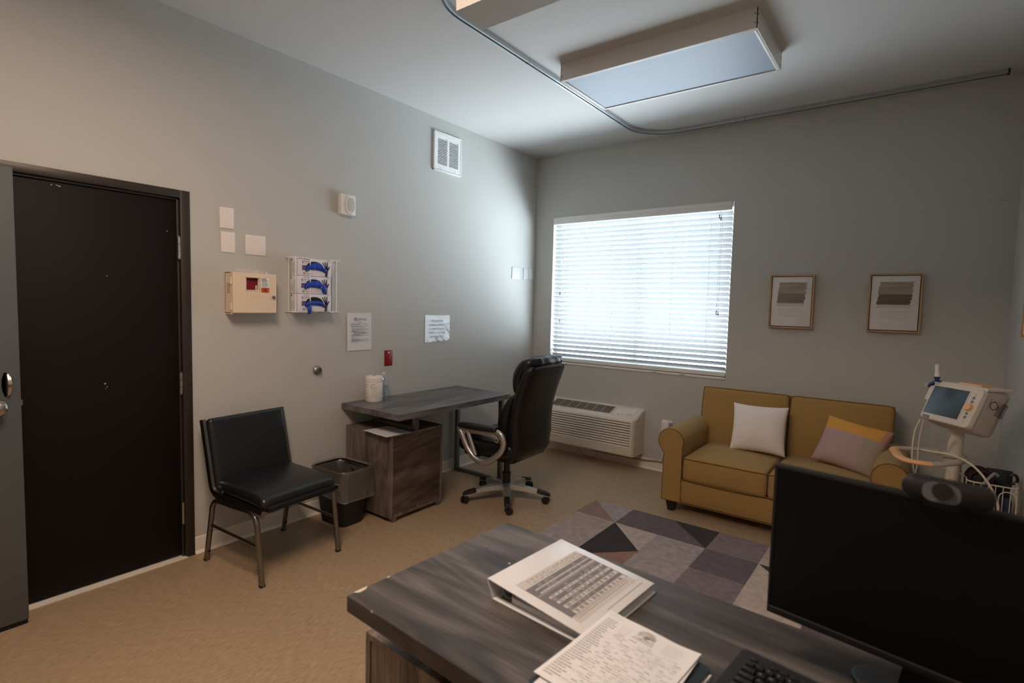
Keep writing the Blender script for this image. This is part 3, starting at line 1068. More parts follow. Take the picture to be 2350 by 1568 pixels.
# ---------------------------------------------------------------- things on the window wall
def picture(label, M, w_, h_, seed, dark, bands):
    t = thing('picture_frame', label, 'picture', M=M, group=None)
    D = .036
    f = MB()
    e = .011
    f.box((-w_ / 2, -h_ / 2, 0), (-w_ / 2 + e, h_ / 2, D), 0).box((w_ / 2 - e, -h_ / 2, 0), (w_ / 2, h_ / 2, D), 0)
    f.box((-w_ / 2 + e, -h_ / 2, 0), (w_ / 2 - e, -h_ / 2 + e, D), 1).box((-w_ / 2 + e, h_ / 2 - e, 0), (w_ / 2 - e, h_ / 2, D), 1)
    f.build('frame', [OAK, OAKX], t)
    g_ = .0155
    MB().box((-w_ / 2 + e, -h_ / 2 + e, .002), (w_ / 2 - e, h_ / 2 - e, .006)).build('backing', DARKHOLE, t)
    MB().box((-w_ / 2 + g_, -h_ / 2 + g_, .006), (w_ / 2 - g_, h_ / 2 - g_, D - .006), r=.001).build('canvas', CANVAS, t)
    rnd = random.Random(seed)
    b = MB()
    Z = D - .0057
    for x0, x1, z1, z0, mi, jag in bands:
        n = 16
        Ls, Rs = [], []
        for i in range(n + 1):
            z = z1 + (z0 - z1) * i / n
            Ls.append(V((x0 + rnd.uniform(-jag, jag) - .012 * (i / n), z, Z)))
            Rs.append(V((x1 + rnd.uniform(-jag, jag) * 1.6 - .010 * (i / n), z, Z)))
        b.poly(Ls + Rs[::-1], mi)
        Z += .00015
    b.build('brush_strokes', [STROKE1, dark, STROKE3, STROKE4], t)
    return t


PW, PH = .3135, .420
pb = lambda: [(-.088, .108, .152, .060, 0, .005), (-.094, .100, .062, -.012, 1, .004), (-.094, .098, -.012, -.038, 2, .003), (-.08, .092, -.05, -.075, 3, .006), (-.086, .085, -.08, -.10, 3, .008), (-.085, .083, -.105, -.135, 3, .008)]
picture('oak-framed abstract canvas beside the window, greyer brown stroke', back_wall(2.496, 1.5875), PW, PH, 3, mat('grey_umber_brush_paint', (.26, .21, .19), .7, var=.3, vscale=60, vstretch=(.07, 1, 1)), pb())
picture('oak-framed abstract canvas with dark umber stroke, between the sofa end and the monitor cart', back_wall(3.162, 1.587), PW, PH, 8, STROKE2, pb())
picture('framed canvas on the far side wall, only its edge showing', right_wall(-.995, 1.608), PW, PH, 12, STROKE2, pb())

# packaged terminal air conditioner
t = thing('wall_air_conditioner', 'beige through-wall heating and cooling unit with louvred front under the window', 'air conditioner', M=back_wall(.785, .14))
AW = .525
prof = [(0, 0), (.235, 0), (.246, .012), (.25, .03), (.243, .318), (.238, .335), (.226, .348), (.20, .356), (.03, .415), (.012, .42), (0, .42)]   # (out, up)
b = MB()
# rounded right and left ends: shrink the section towards the ends
rings = []
for x, sh in ((-AW, .03), (-AW + .006, .012), (-AW + .018, 0), (AW - .018, 0), (AW - .006, .012), (AW, .03)):
    rings.append([V((x, max(0, z - sh * .3 * (z > .3)), max(0, o - sh * (o > .1)))) for o, z in prof])
b.loft(rings)
# rim and grille recess on the sloping top
b.build('casing', ACB, t, angle=28)


def top_pt(x, s, lift=0):     # s: 0 at the wall side, 1 at the front edge of the slope
    o = .03 + (.20 - .03) * s
    z = .415 + (.356 - .415) * s
    nrm = V((0, .945, .328))
    return V((x, z, o)) + nrm * lift


b = MB()
gx0, gx1 = -.42, .245
b.poly([top_pt(gx0, .10, .0012), top_pt(gx0, .86, .0012), top_pt(gx1, .86, .0012), top_pt(gx1, .10, .0012)], 1)
for k in range(8):
    s_ = .12 + .10 * k
    b.tube([top_pt(gx0, s_, .003), top_pt(gx1, s_, .003)], .0015, 6)
for k in range(8):
    x = gx0 + (gx1 - gx0) * k / 7
    b.tube([top_pt(x, .08, .0035), top_pt(x, .88, .0035)], .0018, 6)
b.build('outlet_grille', [ACB, DARKHOLE], t)
b = MB()
b.loft([[top_pt(.285, .12, l), top_pt(.285, .93, l), top_pt(.33, .93, l), top_pt(.35, .78, l), top_pt(.40, .74, l), top_pt(.455, .78, l), top_pt(.475, .86, l), top_pt(.475, .12, l)] for l in (-.002, .0035)])
b.build('control_door', mat('ac_lid_plastic', (.76, .71, .61), .4), t)
b = MB().lathe([(.009, 0), (.009, .002), (.006, .003), (0, .003)], 18, M=Matrix.Translation(top_pt(.325, .80, .003)) @ Matrix.Rotation(R(-71), 4, 'X'))
b.build('control_lock', STEEL, t)
b = MB()
b.text('Amana', .022, Matrix.Translation(top_pt(.435, .68, .004)) @ Matrix.Rotation(R(-71), 4, 'X'), 0)
b.build('brand_mark', INKG, t)
b = MB()
for k in range(10):
    z = .085 + k * .0235
    b.loft([[V((x, z - .0035, .2462 - .0003 * k)), V((x, z, .2495 - .0003 * k + .004)), V((x, z + .0155, .2475 - .0003 * k))] for x in (-AW + .03, AW - .035)], 0)
    b.box((-AW + .03, z + .0157, .22), (AW - .035, z + .0195, .2492 - .00033 * k), 1)
b.build('front_louvers', [ACB, DARKHOLE], t)
MB().box((AW - .0003, .275, .004), (AW + .0004, .2765, .20)).build('seam', DARKHOLE, t)
b = MB().tube(catmull([(.02, .0, .12), (.0, -.03, .10), (.03, -.055, .06), (.2, -.068, .02), (.38, -.068, .016), (.54, -.062, .016), (.66, -.048, .016), (.72, -.035, .02), (.745, .1, .018)], 8), .0075, 10)
b.build('power_cord', mat('beige_cord', (.30, .27, .23), .5), t)
b = MB().tube(catmull([(-.155, .0, .10), (-.15, -.06, .06), (-.10, -.125, .035), (-.02, -.136, .045), (.05, -.11, .05), (.075, -.03, .08), (.075, .0, .1)], 8), .0016, 6)
b.build('thin_wire', BLACKP, t)

t = thing('plug_adapter', 'white plug-in leakage detector on wall outlet beside the sofa arm', 'plug adapter', M=back_wall(1.528, .43))
MB().box((-.046, -.062, 0), (.046, .056, .006), r=.002).build('outlet_plate', PLASTW, t)
MB().box((-.040, -.058, .006), (.028, .048, .046), r=.006).build('adapter_body', PLASTW, t)
MB().box((-.03, .046, .018), (.024, .054, .036), r=.002).build('button_strip', PLASTW, t)
MB().box((.028, -.03, .008), (.05, .04, .028), r=.006).build('plug', mat('plug_grey', (.30, .29, .28), .5), t)
# ---------------------------------------------------------------- rug
def rug():
    P = dict(p='#a69792', b='#8c726a', g='#a09697', d='#625960', k='#2b292f', l='#b4a69f', m='#7f7277', r='#8f6d62', e='#bcaea3')
    keys = list(P)
    ms = []
    for k in keys:
        c = srgb(P[k])[:3]
        ms.append(mat('rug_pile_' + dict(p='pinkish', b='brown', g='mauve', d='plum', k='charcoal', l='blush', m='dusk', r='rust', e='beige')[k], c, .95, spec=.1, bump=.5, bscale=260, var=.16, vscale=26, sheen=.2))
    t = MB()
    x0, y0, s = 1.395, -1.082, .3105
    nx, ny = 6, 6
    Z = .011
    t.box((x0, y0 - ny * s, .0), (x0 + nx * s, y0, .0105), keys.index('m'))
    #  'XYd' : upper-left colour, lower-right colour, diagonal; single letter: plain cell
    rows = [['b/g\\', 'd', 'dk\\', 'm', 'l', 'pd/', 'g'],
            ['p', 'kl\\', 'g', 'd', 'ek\\', 'm', 'l'],
            ['g', 'kr/', 'g', 'm', 'e', 'd', 'kp\\'],
            ['d', 'l', 'rb\\', 'p', 'g', 'e', 'm'],
            ['m', 'pk/', 'd', 'e', 'm', 'dl\\', 'p'],
            ['l', 'g', 'm', 'kd/', 'p', 'g', 'd']]
    for j, row in enumerate(rows):
        for i, c in enumerate(row[:nx]):
            a = (x0 + i * s, y0 - j * s)             # far-left
            b = (a[0] + s, a[1])                     # far-right
            cc = (b[0], b[1] - s)                    # near-right
            d = (a[0], a[1] - s)                     # near-left
            q = lambda *pp, m: t.poly([(x, y, Z) for x, y in pp][::-1], keys.index(m))
            c = c.replace('b/g\\', 'bg\\')
            if len(c) == 1:
                q(a, b, cc, d, m=c)
            elif c[2] == '\\':                       # diagonal from far-left to near-right: first colour near-left
                q(a, cc, d, m=c[0])
                q(a, b, cc, m=c[1])
            else:                                    # diagonal from far-right to near-left: first colour far-left
                q(a, b, d, m=c[0])
                q(b, cc, d, m=c[1])
    o = t.build('area_rug', ms, flat=True)
    return tag(o, 'patchwork rug of mauve, plum and charcoal squares and triangles in front of the sofa', 'rug')


rug()

# ---------------------------------------------------------------- sofa
t = thing('sofa', 'mustard brown fabric two-seat sofa with rolled arms under the framed canvases', 'sofa', (2.566, -.5, 0))
YF, YB = -.42, .44       # front and rear in local y (world -.92 .. -.06)


def arm_profile(sg):
    c, rr_ = V((.662, 0, .530)), .094
    pts = []
    # inner foot, inner face, roll, outer face
    inn, out = .578, .708
    pts.append((inn, .085))
    pts.append((inn, .47))
    for k in range(15):
        a = R(172 - (172 + 42) * k / 14)
        pts.append((c.x + rr_ * math.cos(a), c.z + rr_ * math.sin(a)))
    pts.append((out, .435))
    pts.append((out + .004, .40))
    pts.append((out + .008, .085))
    return [(sg * x, z) for x, z in pts]


for sg in (-1, 1):
    pr_ = arm_profile(sg)
    b = MB()
    ys = [YF, YF + .012, .24]
    b.loft([[V((x, y, z)) for x, z in pr_] for y in ys])
    am = b.build('arm', SOFA, t, angle=50)
    pp = MB().tube([(x, YF + .002, z) for x, z in pr_[1:]], .0038, 8)
    pp.build('piping', SOFAP, am)
b = MB().box((-.60, YF + .018, .085), (.60, .38, .25), r=.008)
b.build('base_rail', SOFA, t)
b = MB().tube([(-.715, YF - .0, .087), (.715, YF - .0, .087)], .004, 8)
b.build('bottom_piping', SOFAP, t)
for sg in (-1, 1):
    w_ = .574
    b = MB().soft((w_, .62, .185), .035, (.0, .012, .028), M=Matrix.Translation((sg * (w_ / 2 + .0015), YF + .315, .338)))
    cu = b.build('seat_cushion', SOFA, t, angle=60)
    pi = MB()
    x0, x1 = sg * (w_ / 2 + .0015) - w_ / 2, sg * (w_ / 2 + .0015) + w_ / 2
    for z in (.417, .262):
        pi.tube(catmull([(x0 + .012, YF + .3, z + .003), (x0 + .006, YF + .05, z), (x0 + .03, YF + .008, z), (sg * w_ / 2, YF - .003, z + .004 * (z > .3)), (x1 - .03, YF + .008, z), (x1 - .006, YF + .05, z), (x1 - .012, YF + .3, z + .003)], 8), .0034, 8)
    pi.build('piping', SOFAP, cu)
for sg in (-1, 1):
    w_ = .653
    Mb = Matrix.Translation((sg * (w_ / 2 + .001), .305, .60)) @ Matrix.Rotation(R(-9), 4, 'X')
    b = MB().soft((w_, .19, .53), .035, (0, .03, .0), M=Mb)
    cu = b.build('back_cushion', SOFA, t, angle=60)
    pi = MB()
    hx, hz, y_ = w_ / 2 - .006, .257, -.083
    ring = catmull([(-hx, y_, -.2), (-hx, y_, hz - .04), (-hx + .012, y_, hz - .012), (-hx + .04, y_, hz), (0, y_ - .003, hz + .001), (hx - .04, y_, hz), (hx - .012, y_, hz - .012), (hx, y_, hz - .04), (hx, y_, -.2)], 6)
    pi.tube(ring, .0034, 8, M=Mb)
    pi.build('piping', SOFAP, cu)
for sx in (-1, 1):
    for y in (YF + .055, .36):
        b = MB()
        x = sx * .655
        b.loft([[V((x + dx * .022, y + dy * .022, 0)) for dx, dy in ((-1, -1), (1, -1), (1, 1), (-1, 1))], [V((x + dx * .036, y + dy * .036, .088)) for dx, dy in ((-1, -1), (1, -1), (1, 1), (-1, 1))]])
        b.build('leg', SOFALEG, t)


def pillow(w_, h_, T, pinch, M, cell, name, ms, seed):
    """knife-edge cushion in local xz, thickness along y"""
    b = MB()
    n = 22
    for side in (-1, 1):
        tmp = bmesh.new()
        g = []
        for i in range(n + 1):
            row = []
            for j in range(n + 1):
                u, v = -1 + 2 * i / n, -1 + 2 * j / n
                u, v = math.sin(u * PI / 2), math.sin(v * PI / 2)
                x = w_ / 2 * u * (1 - pinch * (1 - abs(v) ** 2.2))
                z = h_ / 2 * v * (1 - pinch * (1 - abs(u) ** 2.2))
                f = max(0, (1 - u * u)) ** .42 * max(0, (1 - v * v)) ** .42
                wr = .035 * mnoise.noise(V((u * 2.2 + seed, v * 2.2, side))) * f
                edge = (1 - f)
                wr += .011 * math.sin(14 * (u if abs(v) > abs(u) else v) + seed) * edge * f
                row.append(tmp.verts.new((x, side * (T / 2 * f + wr * .25), z)))
            g.append(row)
        for i in range(n):
            for j in range(n):
                f = tmp.faces.new((g[i][j], g[i + 1][j], g[i + 1][j + 1], g[i][j + 1]) if side < 0 else (g[i][j], g[i][j + 1], g[i + 1][j + 1], g[i + 1][j]))
                f.material_index = cell((i + .5) / n, (j + .5) / n) if side < 0 else len(ms) - 1
        me = bpy.data.meshes.new('tmp')
        tmp.to_mesh(me)
        tmp.free()
        me.transform(M)
        b.bm.from_mesh(me)
        bpy.data.meshes.remove(me)
    bmesh.ops.remove_doubles(b.bm, verts=b.bm.verts, dist=1e-5)
    return b.build(name, ms, angle=80)


Mp = Matrix.Translation((2.400, -.452, .622)) @ Matrix.Rotation(R(2), 4, 'Z') @ Matrix.Rotation(R(-17), 4, 'X') @ Matrix.Rotation(R(-1), 4, 'Y')
tag(pillow(.385, .365, .18, .075, Mp, lambda u, v: 0, 'throw_pillow', [PILW], 1), 'plain white square throw pillow leaning on the sofa back', 'pillow')


def cell2(u, v):
    if v > .63 + .03 * u:
        return 0 if u < .80 else 2
    return 1 if u < .64 else 3


Mp = Matrix.Translation((2.992, -.462, .600)) @ Matrix.Rotation(R(-12), 4, 'Z') @ Matrix.Rotation(R(-30), 4, 'X') @ Matrix.Rotation(R(8), 4, 'Y')
tag(pillow(.405, .345, .16, .06, Mp, cell2, 'throw_pillow', [PILY, PILM, PILR, PILG, PILW], 4), 'amber and mauve colour-block throw pillow at the sofa arm', 'pillow')

# ---------------------------------------------------------------- black side chair
t = thing('side_chair', 'armless black vinyl chair with chrome tube legs beside the brown door', 'chair', (.368, -3.136, 0), R(5.5))
HW = .248
b = MB().soft((.43, .474, .062), .026, (0, 0, .013))
# waterfall front
for v in b.bm.verts:
    x = v.co.x
    if x > .1:
        v.co.z -= (x - .1) ** 2 * 1.5
    v.co.z += .012 * max(0, -x)
    if abs(v.co.y) > .15:
        v.co.z -= .35 * (abs(v.co.y) - .15) ** 2
b.build('seat', VINYL, t, angle=60, loc=(.045, 0, .446), rot=(0, R(1.5), 0))
b = MB().soft((.05, .474, .42), .022, (.010, 0, 0))
b.build('backrest', VINYL, t, angle=60, loc=(-.222, 0, .612), rot=(0, R(-12.5), 0))
for s_ in (-1, 1):
    y = s_ * HW
    b = MB()
    ph = [(-.014 * math.cos(2 * PI * k / 12) * (1.0), .0105 * math.sin(2 * PI * k / 12)) for k in range(12)]
    pth = catmull([(-.285, y, .812), (-.262, y, .72), (-.222, y, .55), (-.198, y, .455), (-.18, y, .425), (-.14, y, .408), (0, y, .400), (.18, y, .392), (.275, y, .388)], 6)
    b.sweep(pth, [(.018 * sx, .010 * sz) for sx, sz in ((-1, -.8), (-.8, -1), (.8, -1), (1, -.8), (1, .8), (.8, 1), (-.8, 1), (-1, .8))], up=(0, 1, 0))
    b.build('side_frame', DSTEEL, t, angle=60)
    prof8 = [(.0145 * sx, .0125 * sz) for sx, sz in ((-1, -.5), (-.5, -1), (.5, -1), (1, -.5), (1, .5), (.5, 1), (-.5, 1), (-1, .5))]
    ll = MB().sweep(catmull([(-.262, y, .004), (-.235, y, .13), (-.205, y, .27), (-.195, y, .325), (-.168, y, .362), (-.12, y, .376), (0, y, .376)], 6), prof8, up=(0, 1, 0))
    lr = ll.build('leg', DSTEEL, t, angle=50)
    lf_ = MB().sweep(catmull([(.262, y, .004), (.247, y, .13), (.230, y, .27), (.222, y, .325), (.20, y, .362), (.15, y, .376), (0, y, .376)], 6), prof8, up=(0, 1, 0)).build('leg', DSTEEL, t, angle=50)
    for L_, x in ((lr, -.2625), (lf_, .2625)):
        MB().box((x - .0135, y - .0135, 0), (x + .0135, y + .0135, .012), r=.003).build('foot_cap', BLACKP, L_)
    gl = MB()
    for zz in (.06, .19):
        xx = -.262 + (.262 - .205) * (zz / .27) * .95
        gl.cyl((xx + .012, y, zz), (xx + .017, y, zz), .008, seg=14)
    gl.build('glide_button', BLACKP, lr)
    MB().tube([(-.216, y, .222), (.236, y, .205)], .0085, 10).build('stretcher', DSTEEL, t)
MB().box((.205, -HW, .366), (.225, HW, .386), r=.004).box((-.17, -HW, .370), (-.15, HW, .388), r=.004).build('cross_rail', DSTEEL, t)
MB().box((-.14, -.22, .388), (.28, .22, .416), r=.006).build('seat_pan', BLACKM, t)

# ---------------------------------------------------------------- waste bin and liner
def rrect(hx, hy, rad, z, n=6, dx=0, dy=0, wob=None):
    out = []
    for q, (sx, sy) in enumerate(((1, 1), (-1, 1), (-1, -1), (1, -1))):
        for k in range(n + 1):
            a = R(90 * q + 90 * k / n)
            x = sx * (hx - rad) + rad * math.cos(a)
            y = sy * (hy - rad) + rad * math.sin(a)
            if wob:
                f = 1 + wob * mnoise.noise(V((x * 26, y * 26, z * 20)))
                x, y = x * f, y * f
            out.append(V((x + dx, y + dy, z)))
    return out


BT = (.226, -2.568, 0)
t = thing('waste_bin', 'black plastic waste bin on floor between the black chair and the desk pedestal', 'waste bin', BT, R(3))
b = MB()
b.loft([rrect(.118, .088, .04, 0), rrect(.124, .093, .045, .004), rrect(.170, .125, .05, .362), rrect(.166, .121, .05, .362), rrect(.120, .09, .04, .008)], 0)
b.build('bin_body', BINB, t)
MB().loft([rrect(.167, .122, .05, .360), rrect(.178, .132, .05, .364), rrect(.178, .132, .05, .380), rrect(.172, .126, .05, .382), rrect(.167, .122, .05, .378)], closed=True).build('rim', BINB, t)
b = MB()
rg = []
for hx, hy, z, wb in ((.128, .098, .10, .03), (.150, .110, .25, .04), (.164, .120, .35, .03), (.170, .126, .388, .01), (.178, .133, .391, .01), (.1845, .138, .378, .015), (.187, .1405, .34, .03), (.190, .143, .29, .045), (.196, .146, .245, .05), (.200, .148, .222, .06), (.198, .147, .212, .06), (.192, .143, .216, .05)):
    rr_ = rrect(hx, hy, .052, z, 14, wob=wb)
    if z < .3 and hx > .187:
        for p_ in rr_:
            p_.z += .03 * mnoise.noise(V((p_.x * 5, p_.y * 5, 3))) - .02 * (p_.x / .2)
    rg.append(rr_)
b.loft(rg, cap=False)
o = b.build('bin_liner', LINER, angle=70, loc=BT, rot=(0, 0, R(3)))
tag(o, 'clear plastic bag lining and hanging over the rim of the black waste bin', 'bin liner')

# ---------------------------------------------------------------- desk in the corner (long side on the left wall)
def pedestal_wood(parent, x0, x1, y0, y1, z1, front, wv, wf, frame):
    """low cabinet; front: axis and side that carries the drawer panel"""
    b = MB()
    b.box((x0, y0, .03), (x1, y0 + .018, z1 - .018)).box((x0, y1 - .018, .03), (x1, y1, z1 - .018))
    b.box((x0, y0, z1 - .018), (x1, y1, z1), r=.001).box((x0, y0 + .018, .03), (x1, y1 - .018, .05))
    b.box((x0, y0 + .018, .05), (x0 + .012, y1 - .018, z1 - .018)) if front == '+x' else b.box((x0 + .018, y1 - .014, .05), (x1 - .018, y1 - .002, z1 - .018))
    c = b.build('pedestal', wv, parent, flat=True)
    return c


t = thing('corner_desk', 'grey-brown wood desk under the red switch with cabinet pedestal and steel leg frame', 'desk', (.315, -1.81, 0))
TX, TY, TZ = .312, .608, .765
MB().box((-TX, -TY, TZ - .042), (TX, TY, TZ), r=.0015, seg=1).build('desktop', DWOODY, t)
PX0, PX1, PY0, PY1, PZ = -.285, .213, -.588, -.098, .605
pc = pedestal_wood(t, PX0, PX1, PY0, PY1, PZ, '+x', DWOODZ, None, None)
MB().box((PX1 - .016, PY0 + .0205, .053), (PX1 - .004, PY1 - .0205, PZ - .0205)).build('drawer_front', DWOODYD, pc)
MB().box((PX1 - .004, PY0 + .25, .055), (PX1 - .002, PY0 + .256, .061)).build('screw_cap', PLASTW, pc)
ft = MB()
for x in (PX0 + .03, PX1 - .035):
    for y in (PY0 + .02, PY1 - .055):
        MB().box((x, y, 0), (x + .035, y + .035, .03)).build('foot', DESKST, pc)
b = MB()
b.box((PX0 + .05, -.365, PZ), (PX1 - .004, -.335, PZ + .022)).box((PX1 - .036, -.367, PZ + .02), (PX1 - .004, -.333, TZ - .042)).box((PX0 + .05, -.367, PZ + .02), (PX0 + .085, -.333, TZ - .042))
b.build('riser_frame', DESKST, t)
for x in (-.272, .228):
    MB().box((x - .0175, .570, .03), (x + .0175, .605, TZ - .042), r=.002).build('leg', DESKST, t)
MB().box((-.2895, .570, .0), (.2455, .605, .03), r=.002).box((-.2895, .570, TZ - .06), (.2455, .605, TZ - .0421)).build('floor_bar', DESKST, t)

b = MB()
rows = [[V((x, y, .6062 + .002 * math.sin(x * 20) ** 2)) for y in (0, .1, .2125)] for x in [.275 * k / 8 for k in range(9)]]
b.strip(rows)
pb_ = MB()
for k in range(5):
    pb_.words(.02 + .01 * k, .05 + .18 / (k + 1), .10 + .012 * k, .003, .6085, 0, seed=k)
o = b.build('loose_sheet', [PAPER], loc=(.263, -2.428, 0), rot=(0, 0, R(-4)))
tag(o, 'white sheet of paper lying on the pedestal under the corner desktop', 'paper')
pb_.build('printing', INKL, o)

t = thing('wipes_canister', 'white round wipes canister on the corner desk, before the water bottle', 'canister', (.092, -2.197, TZ))
MB().lathe([(.060, 0), (.0625, .004), (.0625, .146), (.061, .150), (.058, .152)], 40).build('canister_body', PLASTW, t)
MB().lathe([(.0635, .146), (.0645, .148), (.0645, .158), (.0638, .160), (.0645, .162), (.0645, .178), (.060, .187), (.040, .190), (.018, .189), (0, .189)], 40).build('lid', PLASTW, t)
MB().lathe([(.016, .1885), (.016, .1915), (.014, .1925), (.006, .1915), (0, .191)], 20).build('dispensing_cap', mat('lid_cap_grey', (.40, .38, .37), .5), t)
b = MB()


def wrap(b, a0, a1, z, h, r_, mi):
    n = max(2, int(abs(a1 - a0) / 8))
    b.strip([[V((r_ * math.cos(R(a0 + (a1 - a0) * k / n)), r_ * math.sin(R(a0 + (a1 - a0) * k / n)), zz)) for zz in (z, z + h)] for k in range(n + 1)], mi)


rnd = random.Random(5)
RR = .0629
A0 = -38
for c0, c1, zs, tone in ((-72, -34, [.125, .112, .108, .086, .084, .06, .056, .038, .034, .03, .026], 1), (-20, 28, [.128, .121, .114, .110, .106, .102, .098, .094, .090, .084, .080, .072, .068, .06, .054, .048, .042, .036], 0)):
    if c0 > -50:
        b.build('side_label', [INKG, INKL], t)
        b = MB()
    for i, z in enumerate(zs):
        a = A0 + c0
        e = A0 + c0 + (c1 - c0) * rnd.uniform(.55, 1)
        while a < e:
            w_ = rnd.uniform(5, 13)
            wrap(b, a, min(e, a + w_), z, .0016 if i else .0035, RR, 0 if (i < 2 or rnd.random() < .3) else 1)
            a += w_ + 2
wrap(b, A0 - 24, A0 - 21, .106, .014, RR, 2)
b.build('front_label', [INKG, INKL, BLUEP], t)

t = thing('water_bottle', 'clear plastic water bottle half hidden behind the white wipes canister', 'bottle', (.062, -2.085, TZ))
bp_ = [(.026, 0), (.0305, .004), (.031, .012)]
for k in range(9):
    bp_ += [(.0295, .018 + k * .0095), (.0312, .0225 + k * .0095)]
bp_ += [(.031, .108), (.031, .138), (.029, .146), (.022, .165), (.0135, .178), (.0115, .184), (.0115, .192)]
MB().lathe(bp_, 32).build('bottle_body', BOTTLE, t)
MB().lathe([(.0135, .186), (.0138, .188), (.0138, .199), (.012, .2015), (0, .2015)], 24).build('cap', mat('white_bottle_cap', (.62, .64, .65), .4), t)
b = MB()
wrap(b, -150, 60, .106, .034, .0314, 0)
wrap(b, -80, -40, .118, .003, .0317, 1)
wrap(b, -75, -45, .128, .004, .0317, 1)
b.build('label', [BLABEL, BLUEP], t)

# ---------------------------------------------------------------- executive chair
t = thing('office_chair', 'black leather high-back executive chair with silver arms and wheeled base at corner desk', 'office chair', (.828, -1.50, 0), R(183))
b = MB().soft((.52, .52, .125), .055, (0, 0, .022))
for v in b.bm.verts:
    if v.co.x > .05:
        v.co.z -= .28 * (v.co.x - .05) ** 2
    v.co.z += .004 * math.sin(v.co.y * 18) * max(0, 1 - abs(v.co.x) * 4)
b.build('seat', LEATH, t, angle=60, loc=(.04, 0, .452), rot=(0, R(-2), 0))
MB().soft((.46, .46, .06), .025, (0, 0, 0)).build('seat_shell', BLACKM, t, angle=60, loc=(.02, 0, .385))
# rear shell of the back: (height, x of rear face, half width)
def back_loft(samples, n=26, pw=3.2):
    rings = []
    for z, xr, xf, hw_ in samples:
        c, d_ = (xr + xf) / 2, (xf - xr) / 2
        ring = []
        for k in range(n):
            a = 2 * PI * k / n
            ca, sa = math.cos(a), math.sin(a)
            ring.append(V((c + d_ * math.copysign(abs(ca) ** (2 / pw), ca), hw_ * math.copysign(abs(sa) ** (2 / pw), sa), z)))
        rings.append(ring)
    return rings


def interp(tab, n):
    P = [V(p[:3]) for p in tab]
    Q = [V((p[3], 0, 0)) for p in tab]
    a, b_ = catmull(P, n), catmull(Q, n)
    return [(p.x, p.y, p.z, q.x) for p, q in zip(a, b_)]


shell = [(.362, -.17, -.11, .13), (.378, -.225, -.11, .20), (.43, -.262, -.12, .237), (.55, -.265, -.14, .25), (.70, -.268, -.165, .255), (.85, -.30, -.20, .258), (.98, -.345, -.245, .258), (1.05, -.37, -.275, .25), (1.078, -.372, -.29, .23)]
MB().loft(back_loft(interp(shell, 4), pw=4)).build('back_shell', LEATH, t, angle=60)
lumb = [(.44, -.15, -.06, .19), (.47, -.16, -.035, .215), (.56, -.17, -.03, .23), (.66, -.18, -.025, .235), (.74, -.195, -.055, .235), (.82, -.215, -.115, .23), (.86, -.225, -.16, .215), (.875, -.23, -.19, .20)]
MB().loft(back_loft(interp(lumb, 4), pw=2.8)).build('back_cushion', LEATH, t, angle=60)
head = [(.862, -.25, -.215, .20), (.872, -.255, -.19, .225), (.90, -.265, -.17, .238), (.97, -.285, -.16, .245), (1.03, -.315, -.168, .246), (1.08, -.368, -.19, .244), (1.112, -.372, -.222, .235), (1.130, -.365, -.245, .215), (1.138, -.345, -.275, .18)]
hr = back_loft(interp(head, 5), n=64, pw=2.8)
for ring in hr:
    for k, p_ in enumerate(ring):
        p_.x += .0032 * math.sin(k * 1.55 + p_.z * 40) * (1 if p_.z > 1.0 else .6)
        p_.z += .0014 * math.sin(k * 1.3) * (p_.z > 1.08)
MB().loft(hr).build('headrest', LEATH, t, angle=70)
b = MB()
b.tube(catmull([(-.372, y_, 1.077 - .02 * (abs(y_) / .24) ** 4) for y_ in (-.228, -.2, -.1, 0, .1, .2, .228)], 5), .004, 8)
for s_ in (-1, 1):
    b.tube(catmull([(xr + .022, s_ * (hw_ - .012), z) for z, xr, xf, hw_ in shell[2:8]], 5), .0032, 6)
b.build('seam_piping', BLACKP, t)
for s_ in (-1, 1):
    y = s_ * .318
    oval = [(.016 * math.cos(2 * PI * k / 12), .0145 * math.sin(2 * PI * k / 12)) for k in range(12)]
    b = MB()
    lp = catmull([(.215, y, .585), (.195, y, .535), (.135, y, .435), (.065, y, .375), (-.01, y, .358), (-.085, y, .395), (-.155, y, .455), (-.182, y, .515), (-.17, y, .57), (-.13, y, .598), (-.02, y, .592), (.10, y, .588)], 6, True)
    b.sweep(lp, [(p * 1.35, q * 1.15) for p, q in oval], closed=True, up=(0, 1, 0))
    lp2 = catmull([(.145, y, .572), (.12, y, .52), (.09, y, .455), (.065, y, .40)], 6)
    b.sweep(lp2, [(p * 1.1, q * .9) for p, q in oval], up=(0, 1, 0))
    b.sweep(catmull([(.145, y, .572), (.04, y, .574), (-.06, y, .568), (-.13, y, .555)], 5), [(p, q * .7) for p, q in oval], up=(0, 1, 0))
    b.cyl((-.135, y - .02, .547), (-.135, y + .02, .547), .019, seg=18)
    b.box((-.06, min(y, y - s_ * .07), .362), (.06, max(y, y - s_ * .07), .382))
    ar = b.build('armrest', SILVER, t, angle=60)
    MB().soft((.345, .062, .036), .016, (0, 0, .006)).build('arm_pad', BLACKP, ar, angle=60, loc=(.045, y, .612), rot=(0, R(1.5), 0))
    MB().cyl((-.135, y + s_ * .019, .547), (-.135, y + s_ * .022, .547), .007, seg=12).build('arm_bolt', BLACKM, ar)
b = MB().cyl((0, 0, .05), (0, 0, .20), .031, seg=24).cyl((0, 0, .20), (0, 0, .215), .033, seg=24).cyl((0, 0, .215), (0, 0, .36), .025, seg=24)
b.build('gas_lift', BLACKP, t)
MB().box((-.11, -.09, .335), (.12, .09, .37), r=.015).build('tilt_mechanism', BLACKM, t)
MB().tube([(-.0, -.08, .355), (-.02, -.22, .350), (-.03, -.27, .345)], .006, 8).tube([(-.03, -.262, .346), (-.034, -.30, .342)], .011, 10).build('tilt_lever', BLACKP, t)
